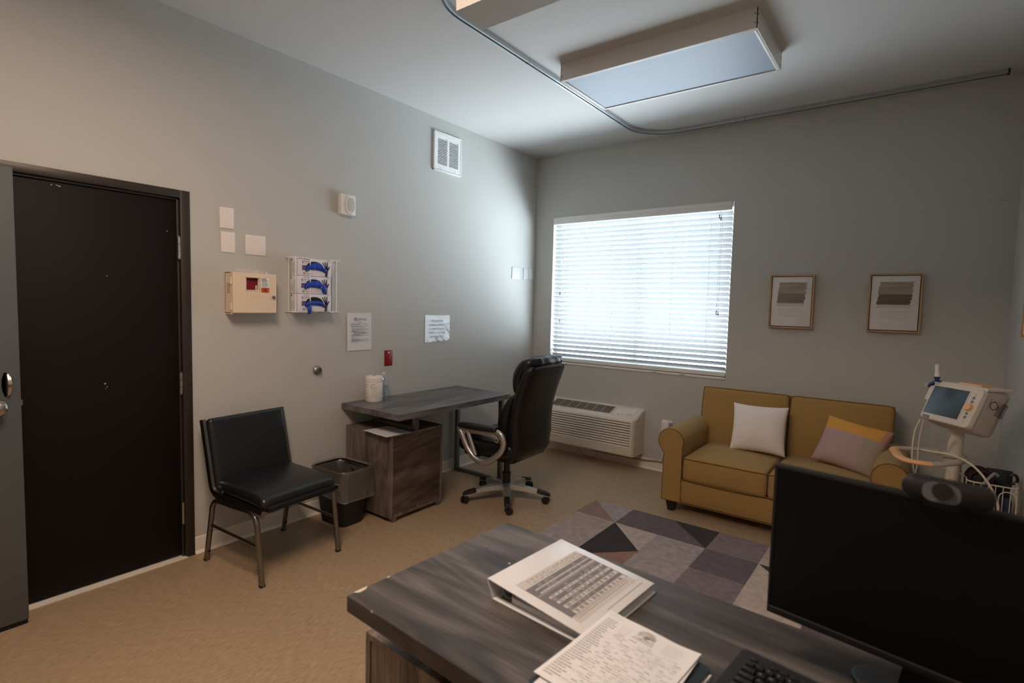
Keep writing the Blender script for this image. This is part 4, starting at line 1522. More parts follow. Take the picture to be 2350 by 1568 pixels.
b = MB().lathe([(.05, .072), (.054, .08), (.05, .118), (.038, .128), (0, .128)], 32)
for k in range(5):
    a = R(237 - 183 + 72 * k)
    M_ = Matrix.Rotation(a, 4, 'Z')
    b.loft([[V((x, -wd_, zb)), V((x, -wd_ * .7, zt - .004)), V((x, 0, zt)), V((x, wd_ * .7, zt - .004)), V((x, wd_, zb))] for x, wd_, zb, zt in ((.02, .036, .080, .126), (.10, .032, .084, .124), (.19, .028, .080, .115), (.265, .024, .070, .099), (.32, .021, .058, .083), (.342, .018, .056, .074))], M=M_)
b.build('star_base', SILVER, t, angle=50)
for k in range(5):
    a = R(237 - 183 + 72 * k)
    M_ = Matrix.Rotation(a, 4, 'Z')
    MB().loft([[V((x, -wd_, zb)), V((x, -wd_ * .75, zt)), V((x, wd_ * .75, zt)), V((x, wd_, zb))] for x, wd_, zb, zt in ((.25, .0245, .078, .105), (.30, .023, .069, .095), (.338, .021, .062, .082), (.348, .016, .060, .072))], M=M_).build('base_cap', BLACKP, t)
    Mc = M_ @ Matrix.Translation((.326, 0, 0)) @ Matrix.Rotation(R(40 + 67 * k), 4, 'Z') @ Matrix.Translation((.012, 0, 0))
    c = MB()
    for sy in (-1, 1):
        c.cyl((0, sy * .005, .0265), (0, sy * .022, .0265), .0265, seg=22, M=Mc)
        c.cyl((0, sy * .022, .0265), (0, sy * .0235, .0265), .017, seg=18, M=Mc)
    c.box((-.030, -.010, .038), (.006, .010, .056), r=.004, M=Mc).cyl((-.012, 0, .04), (-.012, 0, .07), .006, seg=12, M=Mc)
    c.build('caster', BLACKP, t)
# ---------------------------------------------------------------- vital signs monitor on a wheeled pole
CX, CY = 3.506, -1.0
t = thing('vital_signs_cart', 'medical monitor on a wheeled pole with loop handle and wire basket by the sofa', 'medical monitor', (CX, CY, 0))
L_ = lambda x, y, z: V((x - CX, y - CY, z))
MB().cyl((0, 0, .10), (0, 0, .95), .034, seg=32).build('pole', MEDW, t)
b = MB().cyl((0, 0, .055), (0, 0, .11), .06, .045, seg=28)
for k in range(5):
    a = R(20 + 72 * k)
    b.loft([[V((q * math.cos(a) - s_ * w_ * math.sin(a), q * math.sin(a) + s_ * w_ * math.cos(a), z)) for s_, z in ((-1, z0), (-1, z1), (1, z1), (1, z0))] for q, w_, z0, z1 in ((.02, .03, .06, .10), (.235, .018, .055, .075))])
b.build('wheel_base', MEDW, t)
for k in range(5):
    a = R(20 + 72 * k)
    x, y = .22 * math.cos(a), .22 * math.sin(a)
    MB().cyl((x - .01 * math.sin(a), y + .01 * math.cos(a), .028), (x + .01 * math.sin(a), y - .01 * math.cos(a), .028), .028, seg=20).cyl((x, y, .03), (x, y, .06), .008, seg=10).build('caster', mat('caster_grey', (.12, .12, .12), .6) if k == 0 else MATS['caster_grey'], t)

ya, pa = .8642943, .39808988
r_ = V((math.cos(ya), -math.sin(ya), 0))
u_ = V((math.sin(ya) * math.sin(pa), math.cos(ya) * math.sin(pa), math.cos(pa)))
n_ = r_.cross(u_)
o_ = L_(3.450048, -1.098222, 1.0446737)
MM = Matrix(((r_.x, u_.x, n_.x, o_.x), (r_.y, u_.y, n_.y, o_.y), (r_.z, u_.z, n_.z, o_.z), (0, 0, 0, 1)))


def rr2(x0, x1, y0, y1, rad, z, n=5):
    return [V((p.x + (x0 + x1) / 2, p.y + (y0 + y1) / 2, z)) for p in rrect((x1 - x0) / 2, (y1 - y0) / 2, rad, 0, n)]


bx0, bx1, by0, by1 = -.1205, .176, -.112, .104
b = MB()
b.loft([rr2(bx0 + .012, bx1 - .012, by0 + .012, by1 - .012, .018, .004), rr2(bx0 + .003, bx1 - .003, by0 + .003, by1 - .003, .022, .001), rr2(bx0, bx1, by0, by1, .024, -.008), rr2(bx0, bx1, by0, by1, .024, -.022)], M=MM)
head_ = b.build('monitor_front', MEDW, t, angle=50)
b = MB()
b.loft([rr2(bx0 + .006, bx1 - .004, by0 + .004, by1 - .002, .022, -.020), rr2(bx0 + .006, bx1 - .004, by0 - .004, by1 + .014, .022, -.05), rr2(bx0 + .006, bx1 - .004, by0 - .004, by1 + .030, .022, -.115), rr2(bx0 + .012, bx1 - .008, by0 + .004, by1 + .028, .022, -.142), rr2(bx0 + .02, bx1 - .016, by0 + .014, by1 + .015, .018, -.150)], M=MM)
hs = b.build('monitor_housing', MEDG, t, angle=40)
b = MB()
sx = bx1 - .004
for k in range(9):
    z = .075 - k * .0085
    b.box((sx - .001, z - .0016, -.150 + .0 * k), (sx + .0006, z + .0016, -.118 + .006 * min(k, 3)), M=MM)
for k in range(16):
    a = 2 * PI * k / 16
    b.box((sx - .001, .048 + .020 * math.sin(a) - .0025, -.078 + .020 * math.cos(a) - .0025), (sx + .0006, .048 + .020 * math.sin(a) + .0025, -.078 + .020 * math.cos(a) + .0025), M=MM)
for k in range(6):
    z = .072 - k * .0095
    for c0, c1 in ((-.106, -.100), (-.056, -.050)):
        b.box((sx - .001, z - .0014, c0), (sx + .0006, z + .0014, c1), M=MM)
b.build('speaker_slots', DARKHOLE, hs)
MB().loft([[V((x, by1 + dy - .42 * z, z)) for dy in (.004, .012) for z in ((-.035, -.085) if dy < .01 else (-.085, -.035))] for x in (-.02, .11)], M=MM).build('alarm_light_bar', MEDO, hs)
b = MB().loft([rr2(bx0 + .02, bx1 - .002, by1 - .008, by1 + .010, .006, -.012), rr2(bx0 + .02, bx1 - .001, by1 + .010, by1 + .028, .006, -.06), rr2(bx0 + .02, bx1 - .001, by1 + .034, by1 + .050, .006, -.118), rr2(bx0 + .024, bx1 - .004, by1 + .052, by1 + .060, .004, -.150)], M=MM)
b.build('top_cover', MEDW, hs, angle=50)
MB().box((-.1055, -.079, .003), (.1055, .079, .0052), r=.001, M=MM).build('display', SCREEN, head_)
fr_ = MB()
for a, c in (((-.112, -.086), (.112, -.079)), ((-.112, .079), (.112, .086)), ((-.112, -.079), (-.1055, .079)), ((.1055, -.079), (.112, .079))):
    fr_.box((a[0], a[1], .003), (c[0], c[1], .0062), r=.001, M=MM)
fr_.build('display_bezel', MEDW, head_)
kx = .139
MB().lathe([(.0195, 0), (.0195, .012), (.0175, .016), (.0165, .018), (.010, .0165), (0, .0165)], 28, M=MM @ Matrix.Translation((kx, -.004, .003))).build('dial_knob', MEDO, head_)
for y, m_, nm in ((.068, MEDO, 'alarm_button'), (.049, TEAL, 'menu_button'), (.028, TEAL, 'menu_button'), (-.036, TEAL, 'menu_button'), (-.057, TEAL, 'menu_button'), (-.079, MEDW, 'power_button')):
    bb = MB().cyl((kx, y, .003), (kx, y, .006), .0075, seg=20, M=MM)
    bb.box((kx - .003, y - .0012, .006), (kx + .003, y + .0012, .0064), 1, M=MM)
    bb.build(nm, [m_, INKL], head_)
b = MB().box((-.098, -.106, .003), (-.055, -.091, .0045), r=.001, M=MM)
b.box((-.095, -.0995, .0045), (-.058, -.0975, .0048), 1, M=MM).box((-.095, -.1035, .0045), (-.066, -.1020, .0048), 1, M=MM)
b.build('name_plate', [mat('dark_green_plate', (.06, .08, .06), .4), INKL], head_)
# thermometer module at the left edge
b = MB().box((-.172, -.005, -.075), (-.118, .085, -.022), r=.01, M=MM)
b.build('thermometer_module', MEDW, t)
b = MB()
b.loft([[V((x, y + s1 * .008, z + s2 * .008)) for s1, s2 in ((-1, -1), (1, -1), (1, 1), (-1, 1))] for x, y, z in ((-.175, .078, -.02), (-.16, .098, -.025), (-.145, .108, -.028), (-.12, .112, -.03))], M=MM)
b.build('probe_holder', BLUEB, t, angle=60)
MB().box((-.188, .066, -.018), (-.170, .090, -.004), r=.004, M=MM).build('probe_cover', LIDCLR, t)
P0 = L_(3.407, -1.0, 1.137)
Mq = Matrix.Translation(P0) @ Matrix.Rotation(R(-3), 4, 'Y')
MB().lathe([(.009, -.012), (.010, 0), (.012, .004)], 18, M=Mq).build('probe_well', MEDW, t)
MB().lathe([(.0115, .028), (.0105, .045), (.009, .07), (.0085, .09), (.0095, .098), (.006, .1), (0, .1)], 18, M=Mq).build('thermometer_probe', PLASTW, t)
MB().lathe([(.0115, .004), (.0105, .012), (.0115, .018), (.0145, .030), (.0140, .032), (.010, .033)], 18, M=Mq).build('probe_collar', BLUEB, t)
# carrying handle
hp = [L_(*p) for p in ((3.545, -1.0, .735), (3.53, -.945, .735), (3.47, -.905, .735), (3.394, -.893, .735), (3.31, -.93, .735), (3.255, -.975, .735), (3.240, -1.02, .735), (3.252, -1.10, .735), (3.27, -1.20, .735), (3.315, -1.258, .735), (3.40, -1.255, .735), (3.48, -1.17, .735), (3.535, -1.06, .735))]
cl = catmull(hp, 6, True)
sec = [(.024 * math.cos(2 * PI * k / 14), .012 * math.sin(2 * PI * k / 14)) for k in range(14)]
hb = MB().sweep(cl, sec, closed=True)
hb.cyl((0, 0, .715), (0, 0, .755), .05, seg=28)
hd = hb.build('push_handle', MEDG, t, angle=60)
i0, i1 = 5 * 6 + 2, 10 * 6 + 1
MB().sweep(cl[i0:i1], [(p * 1.04, q * 1.06) for p, q in sec]).build('hand_grip', MEDO, hd, angle=60)
# wire basket
BC, BA = (3.655, -1.06), R(-2)
bw, bd_, bz0, bz1 = .098, .095, .45, .655
MBK = Matrix.Translation((BC[0] - CX, BC[1] - CY, 0)) @ Matrix.Rotation(BA, 4, 'Z')
b = MB()
for z in (bz0, bz1):
    b.tube([p.copy() for p in rrect(bw, bd_, .03, z, 5)], .0028 if z == bz0 else .0038, 8, closed=True, M=MBK)
ring = rrect(bw, bd_, .03, 0, 5)
for i, (x, y) in enumerate([(-.07 + .028 * k, s_ * bd_) for s_ in (-1, 1) for k in range(6)] + [(s_ * bw, -.06 + .03 * k) for s_ in (-1, 1) for k in range(5)]):
    b.tube([(x, y, bz1), (x, y, bz0)], .0022, 6, M=MBK)
for k in range(5):
    b.tube([(-bw, -.06 + .03 * k, bz0), (bw, -.06 + .03 * k, bz0)], .002, 6, M=MBK)
ar_ = [(.025, -bd_ - .006, .46)] + [(.060 - .033 * math.cos(PI * k / 12), -bd_ - .006, .60 + .033 * math.sin(PI * k / 12)) for k in range(13)] + [(.095, -bd_ - .006, .46)]
b.tube(ar_, .0026, 8, M=MBK)
b.tube([(-bw, 0, bz1), (-.12, .03, .66)], .006, 8, M=MBK)
b.build('wire_basket', CREAMW, t)
MB().tube([L_(*p) for p in catmull([(3.615, -1.17, .655), (3.645, -1.155, .70), (3.66, -1.14, .712), (3.672, -1.13, .70)], 5)], .007, 8).build('hanging_hook', mat('grey_hook', (.30, .30, .31), .4), t)
hose = [(3.36, -1.02, .755), (3.42, -1.06, .762), (3.50, -1.10, .765), (3.575, -1.15, .735), (3.635, -1.18, .665), (3.672, -1.19, .58), (3.676, -1.19, .52), (3.66, -1.19, .45), (3.60, -1.15, .40)]
MB().tube([L_(*p) for p in catmull(hose, 7)], .0055, 10).build('air_hose', CREAMW, t)
for pts, rad, m_ in (([(3.345, -1.05, .93), (3.325, -1.05, .85), (3.322, -1.06, .72), (3.34, -1.05, .60), (3.345, -1.05, .45), (3.42, -1.03, .30), (3.48, -1.0, .2)], .004, CREAMW), ([(3.36, -1.05, .93), (3.347, -1.05, .8), (3.348, -1.06, .68), (3.338, -1.06, .58), (3.36, -1.05, .45), (3.43, -1.03, .32), (3.49, -1.0, .25)], .003, MEDW), ([(3.40, -1.0, .66), (3.43, -1.02, .68), (3.47, -1.03, .675), (3.49, -1.03, .64), (3.48, -1.03, .5)], .003, CREAMW)):
    MB().tube([L_(*p) for p in catmull(pts, 7)], rad, 8).build('cable', m_, t)
for p0, p1 in (((3.40, -1.06, .93), (3.407, -1.0, .70)), ((3.475, -1.1, .88), (3.42, -1.02, .68))):
    a_, c_ = L_(*p0), L_(*p1)
    dd = c_ - a_
    s1 = dd.cross(V((0, 1, 0))).normalized()
    s2 = dd.cross(s1).normalized()
    nn = 26
    MB().tube([a_ + dd * (k / (nn * 10)) + (s1 * math.cos(2 * PI * k / 10) + s2 * math.sin(2 * PI * k / 10)) * .0065 for k in range(nn * 10 + 1)], .0015, 5).build('coiled_cord', MEDG, t)

# things carried in the basket
b = MB().soft((.10, .10, .22), .045, (.012, .012, .01))
o = b.build('nylon_pouch', BAGB, angle=70)
o.location = (3.612, -1.035, .600)
o.rotation_euler = (R(4), R(-6), R(10))
tag(o, 'black nylon pouch with maroon trim stuffed in the wire basket of the cart', 'pouch')
b = MB()
b.tube([(.048 * math.cos(2 * PI * k / 28), -.05, .072 + .035 * math.sin(2 * PI * k / 28)) for k in range(28)], .006, 8, closed=True)
b.tube(catmull([(-.045, -.06, .06), (-.04, -.066, -.02), (.02, -.068, -.05), (.05, -.055, .02)], 5), .008, 8)
b.build('trim', BAGM, o)
t2 = thing('document_case', 'black upright flat case standing at the back of the wire basket', 'case', (3.690, -1.0, .582), R(-3))
MB().box((-.052, -.012, -.125), (.052, .012, .125), r=.004).build('case_body', mat('blue_black_cover', (.010, .014, .018), .6), t2)
MB().tube([(.054 + .016 * math.cos(2 * PI * k / 20), -.016, .09 + .024 * math.sin(2 * PI * k / 20)) for k in range(20)], .007, 8, closed=True).build('case_loop', BLACKP, t2)
o = MB().loft([rrect(.034, .022, .012, z) for z in (0, .05, .10, .12)] + [rrect(.028, .017, .010, .132), rrect(.012, .008, .005, .136)]).build('plastic_jar', BLUEC, angle=50)
o.location = (3.700, -1.115, .456)
tag(o, 'dark blue plastic container behind the arched wire of the basket', 'container')

# ---------------------------------------------------------------- the desk the camera looks over
DK = R(-2.7)
t = thing('reception_desk', 'large grey-brown wood desk with chipped edges carrying the binder and computer', 'desk', (2.2, -3.951, 0), DK)
DL, DD = 1.48, .624
b = MB().box((0, 0, TZ - .042), (DL, DD, TZ), r=.0015, seg=1)
tp = b.build('desktop', DWOODX, t)
for nm, pts in (('a', [(0, .018), (.012, .030), (.010, .05), (.0, .062)]), ('b', [(0, .12), (.005, .123), (.004, .13), (0, .134)]), ('c', [(.30, DD), (.305, DD - .004), (.312, DD)]), ('d', [(.10, .0), (.103, .003), (.108, .0)]), ('e', [(.19, .40), (.197, .402), (.195, .408), (.188, .407)]), ('f', [(.205, .393), (.21, .395), (.206, .399)])):
    MB().prism(pts, TZ - .004, TZ + .0004).build('edge_chip', CHIP, tp, flat=True)
px0, px1, py0, py1 = -.052, .436, .094, .588
c = MB()
c.box((px0, py0, .03), (px0 + .018, py1, PZ - .018)).box((px1 - .018, py0, .03), (px1, py1, PZ - .018)).box((px0, py0, PZ - .018), (px1, py1, PZ), r=.001, seg=1).box((px0 + .018, py0, .03), (px1 - .018, py1, .05)).box((px0 + .018, py1 - .014, .05), (px1 - .018, py1 - .002, PZ - .018))
pc = c.build('pedestal', DWOODZ, t, flat=True)
MB().box((px0 + .0205, py0 + .004, .053), (px1 - .0205, py0 + .016, PZ - .0205)).build('drawer_front', DWOODZ, pc)
for x in (px0 + .02, px1 - .055):
    for y in (py0 + .03, py1 - .065):
        MB().box((x, y, 0), (x + .035, y + .035, .03)).build('foot', DESKST, pc)
MB().box((.20, py0 + .02, PZ), (.23, py1 - .05, PZ + .022)).box((.198, py0 + .02, PZ + .02), (.232, py0 + .052, TZ - .042)).box((.198, py1 - .085, PZ + .02), (.232, py1 - .05, TZ - .042)).build('riser_frame', DESKST, t)
for y in (.05, .535):
    MB().box((DL - .045, y, .03), (DL - .01, y + .035, TZ - .042), r=.002).build('leg', DESKST, t)
MB().box((DL - .045, .05, 0), (DL - .01, .57, .03), r=.002).build('floor_bar', DESKST, t)

# monitor
t = thing('computer_monitor', 'black computer monitor with dark screen standing on the desk', 'computer monitor', (3.347, -3.561, TZ), R(-9.5))
mz0, mz1, mw = .093, .415, .2745
MB().box((-mw, 0, mz0), (mw, .022, mz1), r=.004).loft([[V((x * mw, .020, z)) for x, z in ((-.9, mz0 + .02), (.9, mz0 + .02), (.9, mz1 - .02), (-.9, mz1 - .02))], [V((x * mw, .05, z)) for x, z in ((-.55, mz0 + .06), (.55, mz0 + .06), (.55, mz1 - .08), (-.55, mz1 - .08))]]).build('monitor_case', MONF, t)
MB().box((-mw + .0075, -.0012, mz0 + .0165), (mw - .0075, .001, mz1 - .0075)).build('screen', MONS, t)
b = MB()
b.box((-mw + .001, -.003, mz0 + .001), (mw - .001, .001, mz0 + .015), r=.001).box((-mw + .001, -.003, mz1 - .0075), (mw - .001, .001, mz1 - .001), r=.001).box((-mw + .001, -.003, mz0 + .015), (-mw + .0075, .001, mz1 - .0075), r=.001).box((mw - .0075, -.003, mz0 + .015), (mw - .001, .001, mz1 - .0075), r=.001)
b.build('bezel', MONF, t)
MB().box((-mw + .002, -.0032, mz0 + .0142), (mw - .002, -.0012, mz0 + .0158)).build('bezel_highlight', mat('bezel_highlight_grey', (.055, .05, .048), .35), t)  # paler strip painting in the highlight between screen and chin
MB().loft([[V((.126 * math.cos(2 * PI * k / 40), .068 + .073 * math.sin(2 * PI * k / 40), z)) for k in range(40)] for z in (0, .009)] + [[V((.120 * math.cos(2 * PI * k / 40), .068 + .068 * math.sin(2 * PI * k / 40), .012)) for k in range(40)]]).build('stand_base', mat('stand_base_black', (.022, .022, .024), .5), t)
MB().loft([[V((x, y, z)) for x, y in ((-w_, .05), (w_, .05), (w_, .075), (-w_, .075))] for z, w_ in ((.01, .05), (.12, .032), (.28, .032))]).build('stand_neck', MONF, t)

# webcam on top of it
t = thing('webcam', 'black webcam with grey centre panel clipped on the top edge of the monitor', 'webcam', (3.347, -3.561, TZ + mz1), R(-9.5))


def capsule(hx, hz, y, n=16):
    return [V(((hx - hz) * (1 if math.cos(a) > 0 else -1) + hz * math.cos(a), y, hz * math.sin(a))) for a in [-PI / 2 + 1e-4 + 2 * PI * k / (2 * n) for k in range(2 * n)]]


Mw = Matrix.Translation((.012, -.012, .022))
MB().loft([capsule(.058, .0145, -.020), capsule(.0625, .0185, -.015), capsule(.0625, .0185, .008), capsule(.056, .015, .014)], M=Mw).build('webcam_body', BLACKM, t, angle=50)
MB().loft([[V((x, y_, z)) for x, z in pts] for y_, pts in ((-.0205, [(.026 * math.copysign(abs(math.cos(2 * PI * k / 32)) ** .5, math.cos(2 * PI * k / 32)), .0165 * math.copysign(abs(math.sin(2 * PI * k / 32)) ** .8, math.sin(2 * PI * k / 32))) for k in range(32)]), (-.0150, [(.027 * math.copysign(abs(math.cos(2 * PI * k / 32)) ** .5, math.cos(2 * PI * k / 32)), .0175 * math.copysign(abs(math.sin(2 * PI * k / 32)) ** .8, math.sin(2 * PI * k / 32))) for k in range(32)]))], M=Mw @ Matrix.Translation((-.006, 0, -.001))).build('face_panel', WCGREY, t, angle=50)
MB().cyl((-.004, -.020, .003), (-.004, -.0255, .003), .0145, seg=28, M=Mw).cyl((-.004, -.0254, .003), (-.004, -.0262, .003), .009, seg=20, M=Mw).build('lens', BLACKP, t)
MB().box((-.02, -.009, -.012), (.03, -.0032, .006), r=.002).box((-.02, -.009, .0005), (.03, .035, .005), r=.002).box((-.015, .024, -.016), (.025, .03, .003), r=.002).build('clip', BLACKM, t)

# keyboard
t = thing('keyboard', 'black computer keyboard lying before the monitor', 'keyboard', (3.046, -3.560, TZ), R(-8))
KW, KD = .445, .150
b = MB()
b.loft([[V((x, y, z)) for x, z in pts] for y, pts in ((-KD, [(0, .002), (KW, .002), (KW, .010), (0, .010)]), (-KD + .004, [(0, 0), (KW, 0), (KW, .013), (0, .013)]), (-.012, [(0, 0), (KW, 0), (KW, .021), (0, .021)]), (-.003, [(.006, 0), (KW - .006, 0), (KW - .006, .020), (.006, .020)]), (0, [(.016, .002), (KW - .016, .002), (KW - .016, .016), (.016, .016)]))])
b.build('keyboard_case', BLACKP, t, angle=30)
rowsK = [(-.030, .011, ['Esc', None, 'F1', 'F2', 'F3', 'F4', 'F5', 'F6', 'F7', 'F8', 'F9', 'F10', 'F11', 'F12'], [1] * 14),
         (-.052, .0165, list('`1234567890-=') + ['Backspace'], [1] * 13 + [2]),
         (-.0715, .0165, ['Tab'] + list('QWERTYUIOP[]\\'), [1.5] + [1] * 12 + [1.5]),
         (-.091, .0165, ['Caps Lock'] + list("ASDFGHJKL;'") + ['Enter'], [1.75] + [1] * 11 + [2.25]),
         (-.1105, .0165, ['Shift'] + list('ZXCVBNM,./') + ['Shift'], [2.25] + [1] * 10 + [2.75]),
         (-.130, .0165, ['Ctrl', None, 'Alt', '', 'Alt', None, 'Ctrl'], [1.25, 1.25, 1.25, 6.25, 1.25, 1.25, 2.5])]
kmesh = 0
for y, dep, names, ws in rowsK:
    x = .022
    zb = .013 + (.021 - .013) * (1 + y / KD)
    for nm, w_ in zip(names, ws):
        W_ = w_ * .0192
        if nm is not None:
            kx0, kx1 = x + .0013, x + W_ - .0013
            hgt = .0035 if dep < .012 else .0075
            kb = MB()
            e = .0018
            kb.loft([[V((kx0, y - dep / 2, zb - .001)), V((kx1, y - dep / 2, zb - .001)), V((kx1, y + dep / 2, zb - .001)), V((kx0, y + dep / 2, zb - .001))], [V((kx0 + e, y - dep / 2 + e, zb + hgt)), V((kx1 - e, y - dep / 2 + e, zb + hgt)), V((kx1 - e, y + dep / 2 - .001, zb + hgt)), V((kx0 + e, y + dep / 2 - .001, zb + hgt))]])
            if nm:
                sz = .0075 if len(nm) == 1 else .0036
                kb.text(nm, sz, Matrix.Translation((kx0 + e + .001, y + .002 if len(nm) == 1 else y, zb + hgt + .0002)), 1, 'LEFT', .0001)
            kb.build('key', [KEYC, KEYL], t, flat=True)
        x += W_

# binder
t = thing('ring_binder', 'white ring binder with printed schedule cover lying on the desk', 'binder', (2.492, -3.732, TZ), R(-4))
BWd, BH = .287, .316
BINDW = mat('glossy_white_binder', (.64, .66, .69), .22, spec=.6)
MB().box((0, 0, 0), (BWd, BH, .003), r=.001).build('back_cover', BINDW, t)
zs, zf = .046, .021
MB().loft([[V((x, y, z)) for x, z in ((0, .0005), (.003, .0005), (-.016, zs), (-.019, zs))] for y in (0, BH)]).build('spine', BINDW, t)
slope = math.atan2(zf - zs, BWd + .012)
MCV = Matrix.Translation((-.018, 0, zs)) @ Matrix.Rotation(-slope, 4, 'Y')
cov = MB().box((0, 0, 0), (.300, BH, .003), r=.001, M=MCV).build('front_cover', BINDW, t)
b = MB()
for y in (.025, .158, .29):
    b.tube([(.030 + .017 * math.cos(2 * PI * k / 20), y, .021 + .015 * math.sin(2 * PI * k / 20)) for k in range(20)], .0016, 8, closed=True)
b.box((.014, .012, .003), (.046, .304, .006), r=.002)
b.build('ring_mechanism', STEEL, t)
MB().box((.05, .018, .003), (.282, .298, .0165)).build('pages', PAPER, t)
Zc = .0032
b = MB()
b.box((.068, .030, Zc), (.262, .290, Zc + .0002), 0, M=MCV)
b.box((.098, .031, Zc + .0001), (.237, .289, Zc + .00025), 1, M=MCV)
bands = [(.074, .080, 'l'), (.081, .086, 'l'), (.088, .094, 'l'), (.100, .112, 'd'), (.1125, .117, 'w'), (.1175, .128, 'd'), (.1285, .133, 'w'), (.134, .140, 'm'), (.141, .153, 'd'), (.154, .162, 'w'), (.163, .176, 'd'), (.177, .186, 'w'), (.187, .196, 'd'), (.197, .210, 'w'), (.211, .221, 'd'), (.222, .236, 'w')]
rnd = random.Random(11)
for x0, x1, k in bands:
    if k in 'dm':
        b.box((x0, .034, Zc + .0002), (x1, .286, Zc + .0004), 1 if k == 'd' else 2, M=MCV)
        for q in range(7):
            y = rnd.uniform(.05, .27)
            b.box((x0 + .002, y, Zc + .0004), (x1 - .002, y + .012, Zc + .0005), 2, M=MCV)
    else:
        b.box((x0, .052 if k == 'w' else .034, Zc + .0002), (x1, .286, Zc + .0003), 3, M=MCV)
        y = .06
        while y < .275:
            h_ = rnd.uniform(.004, .016)
            b.box((x0 + .0015, y, Zc + .0003), (x1 - .0015, y + h_, Zc + .0004), 2, M=MCV)
            y += h_ + rnd.uniform(.003, .009)
for q in range(2):
    y = .04
    while y < .27:
        h_ = rnd.uniform(.003, .010)
        b.box((.240 + q * .007, y, Zc + .0002), (.2425 + q * .007, y + h_, Zc + .0004), 2, M=MCV)
        y += h_ + .003
b.box((.276, .12, Zc), (.278, .292, Zc + .0003), 2, M=MCV)
b.build('cover_print', [mat('print_pale_grey', (.50, .48, .46), .4), mat('print_dark_grey', (.15, .145, .15), .4), mat('print_mid_grey', (.25, .24, .24), .4), mat('print_light_grey', (.52, .50, .48), .4)], cov, flat=True)


# the stack of papers beside the binder, bottom to top
def sheet(name, w_, h_, z0, loc, rz, lift, m_, seed, thick=.0006):
    b = MB()
    rows = []
    for i in range(15):
        u = i / 14
        row = []
        for j in range(15):
            v = j / 14
            row.append(V((u * w_, -v * h_, lift(u, v))))
        rows.append(row)
    b.strip(rows)
    low = [[p - V((0, 0, thick)) for p in r__] for r__ in rows]
    b.strip([r__[::-1] for r__ in low])
    edge = [(rows[i], low[i]) for i in (0, 14)]
    for a, c in edge:
        b.strip([a, c])
    b.strip([[r__[0] for r__ in rows], [r__[0] for r__ in low]])
    b.strip([[r__[14] for r__ in rows], [r__[14] for r__ in low]])
    return b


o = sheet('x', .222, .285, 0, None, 0, lambda u, v: .010 + .004 * u ** 3 * (1 - v) ** 3, PAPER, 1, .010).build('paper_pad', PAPER)
o.location, o.rotation_euler = (2.796, -3.652, TZ), (0, 0, R(-9))
tag(o, 'thin stack of white pages at the bottom of the paper pile, under the navy folder', 'paper pad')
b = MB().loft([[V((p.x + .114, p.y - .148, z)) for p in rrect(.116, .148, .012, 0)] for z in (.0, .006)])
o = b.build('folder', NAVYF, angle=40)
o.location, o.rotation_euler = (2.783, -3.646, TZ + .0145), (0, 0, R(-7))
tag(o, 'dark navy folder sandwiched in the paper pile beside the binder', 'folder')
o = sheet('x', .218, .281, 0, None, 0, lambda u, v: .0035 + .003 * u * (1 - v), PAPER, 2, .003).build('loose_sheet', PAPER)
o.location, o.rotation_euler = (2.768, -3.662, TZ + .021), (0, 0, R(-1.5))
tag(o, 'white sheets lying on the navy folder, under the printed form', 'paper')
LF = lambda u, v: .003 + .010 * max(0, .25 - u) ** 1.2 * max(0, 1 - 1.6 * v) * 3 + .0045 * max(0, u - .75) * 4 * (1 - v) ** 2 + .003 * math.sin(u * 5) * (1 - v)
t = sheet('x', .216, .279, 0, None, 0, LF, PAPER, 3, .0008).build('printed_form', PAPER)
t.location, t.rotation_euler = (2.771, -3.640, TZ + .0265), (0, 0, R(-5))
tag(t, 'printed form with tree logo on top of the paper pile beside the binder', 'paper')
b = MB()


def drape(x, y, lift=.0006):
    return LF(min(1, max(0, x / .216)), min(1, max(0, -y / .279))) + lift


def ink(x0, x1, y, h_, mi):
    n = max(1, int((x1 - x0) / .012))
    b.strip([[V((x0 + (x1 - x0) * k / n, yy, drape(x0 + (x1 - x0) * k / n, yy))) for yy in (y + h_ / 2, y - h_ / 2)] for k in range(n + 1)][::-1], mi)


rnd = random.Random(21)
for k in range(11):
    a = R(8 + 164 * k / 10)
    pts = [(.108, -.040), (.108 + .006 * math.cos(a), -.036 + .006 * math.sin(a)), (.108 + .017 * math.cos(a), -.030 + .015 * math.sin(a))]
    b.tube([V((x, y, drape(x, y))) for x, y in catmull([V((p[0], p[1], 0)) for p in pts], 3) for x, y in [(x, y)]] if False else [V((p.x, p.y, drape(p.x, p.y))) for p in catmull([V((q[0], q[1], 0)) for q in pts], 3)], .0006, 4, 1)
for q in range(-10, 191, 20):
    a = R(q)
    x, y = .108 + .017 * math.cos(a), -.030 + .015 * math.sin(a)
    b.tube([V((x + .0035 * math.cos(R(j)), y + .0035 * math.sin(R(j)), drape(x, y))) for j in range(0, 360, 60)], .0005, 4, 1, closed=True)
ink(.09, .126, -.0415, .0014, 1)
b.text('SILVER STATE', .0078, Matrix.Translation((.108, -.0455, drape(.108, -.0455))), 1)
ink(.083, .133, -.051, .0022, 1)
for k in range(4):
    ink(.006 + .0, .03 + rnd.uniform(0, .02), -.008 - .006 * k, .0012, 2) if k < 2 else None
for k in range(7):
    x = .150
    while x < .185:
        w_ = rnd.uniform(.004, .010)
        ink(x, x + w_, -.018 - k * .0055, .0014, 2)
        x += w_ + .002
y = -.030
